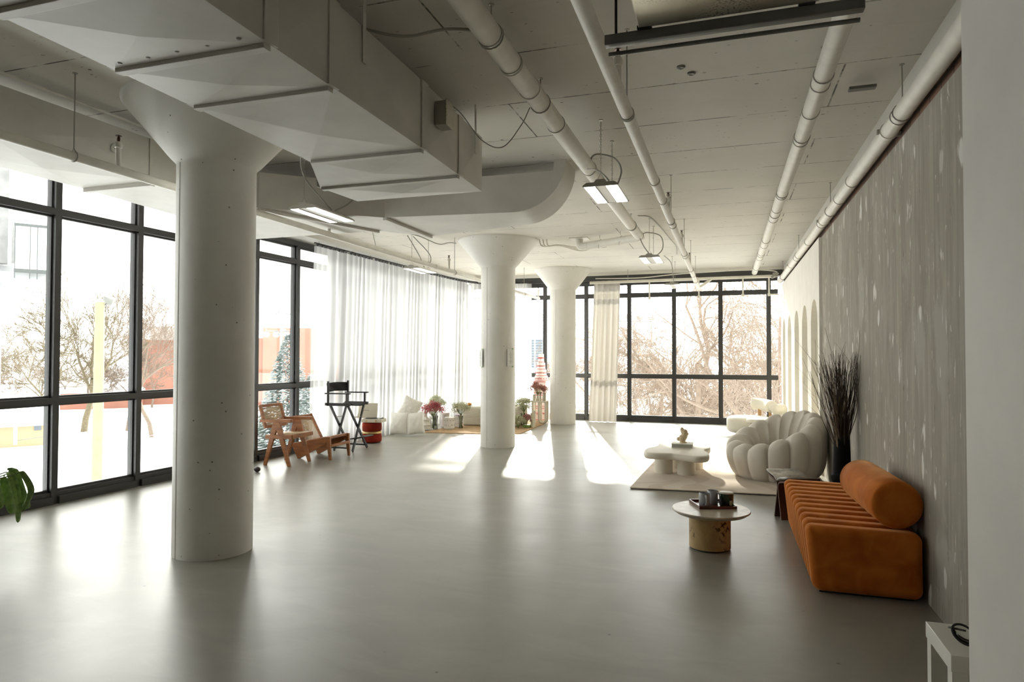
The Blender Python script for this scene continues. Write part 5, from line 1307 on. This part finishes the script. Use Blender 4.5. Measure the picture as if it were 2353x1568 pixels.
# ------------------------------------------------------------ light and camera
w = bpy.data.worlds.new('World'); S.world = w; w.use_nodes = True; nt = w.node_tree
bg = nt.nodes['Background']
tc = N(nt, 'ShaderNodeTexCoord'); sx = N(nt, 'ShaderNodeSeparateXYZ'); nt.links.new(tc.outputs['Generated'], sx.inputs[0])
r = N(nt, 'ShaderNodeValToRGB'); nt.links.new(sx.outputs['Z'], r.inputs[0])
r.color_ramp.elements[0].position = 0; r.color_ramp.elements[0].color = (.50,.49,.47,1)
r.color_ramp.elements[1].position = .75; r.color_ramp.elements[1].color = (1.5,1.5,1.45,1)
sd = V((-sin(rad(14.5))*cos(rad(24)), cos(rad(14.5))*cos(rad(24)), sin(rad(24))))
dt = N(nt, 'ShaderNodeVectorMath', operation='DOT_PRODUCT'); nt.links.new(tc.outputs['Generated'], dt.inputs[0]); dt.inputs[1].default_value = sd
gr = N(nt, 'ShaderNodeValToRGB'); nt.links.new(dt.outputs['Value'], gr.inputs[0])   # broad glow of the sun behind thin cloud
for e_, (p_, c_) in zip([gr.color_ramp.elements[0], gr.color_ramp.elements[1], gr.color_ramp.elements.new(.9)], ((.45, 0.0), (1.0, 4.5), (.88, 1.3))):
    e_.position = p_; e_.color = (c_, c_*.96, c_*.88, 1)
ad = N(nt, 'ShaderNodeMix', data_type='RGBA', blend_type='ADD'); ad.inputs[0].default_value = 1
nt.links.new(r.outputs[0], ad.inputs[6]); nt.links.new(gr.outputs[0], ad.inputs[7])
nt.links.new(ad.outputs[2], bg.inputs['Color']); bg.inputs['Strength'].default_value = 1.0
sl = bpy.data.lights.new('hazy_sun', 'SUN'); sl.energy = 2.6; sl.angle = rad(1.6); sl.color = (1,.93,.80)
so = bpy.data.objects.new('hazy_sun', sl); COL.objects.link(so)
el, az = rad(22.5), rad(14.5)
so.rotation_euler = V((sin(az)*cos(el), -cos(az)*cos(el), -sin(el))).to_track_quat('-Z','Y').to_euler()

cam = bpy.data.cameras.new('camera'); co_ = bpy.data.objects.new('camera', cam); COL.objects.link(co_)
yaw, pit, rol = rad(17.979), rad(1.2407), rad(.1243)
F_ = V((-sin(yaw)*cos(pit), cos(yaw)*cos(pit), sin(pit))); R0 = V((cos(yaw), sin(yaw), 0)); U0 = R0.cross(F_)
Rr = R0*cos(rol)+U0*sin(rol); Uu = -R0*sin(rol)+U0*cos(rol)
mw = Matrix(((Rr.x,Uu.x,-F_.x,0),(Rr.y,Uu.y,-F_.y,0),(Rr.z,Uu.z,-F_.z,1.5),(0,0,0,1)))
co_.matrix_world = mw
cam.sensor_width = 36; cam.lens = 1513/2353*36; cam.clip_end = 1000; cam.clip_start = .05
S.camera = co_
S.view_settings.view_transform = 'Standard'; S.view_settings.look = 'None'; S.view_settings.exposure = 1.95; S.view_settings.gamma = 1
S.view_settings.use_curve_mapping = False
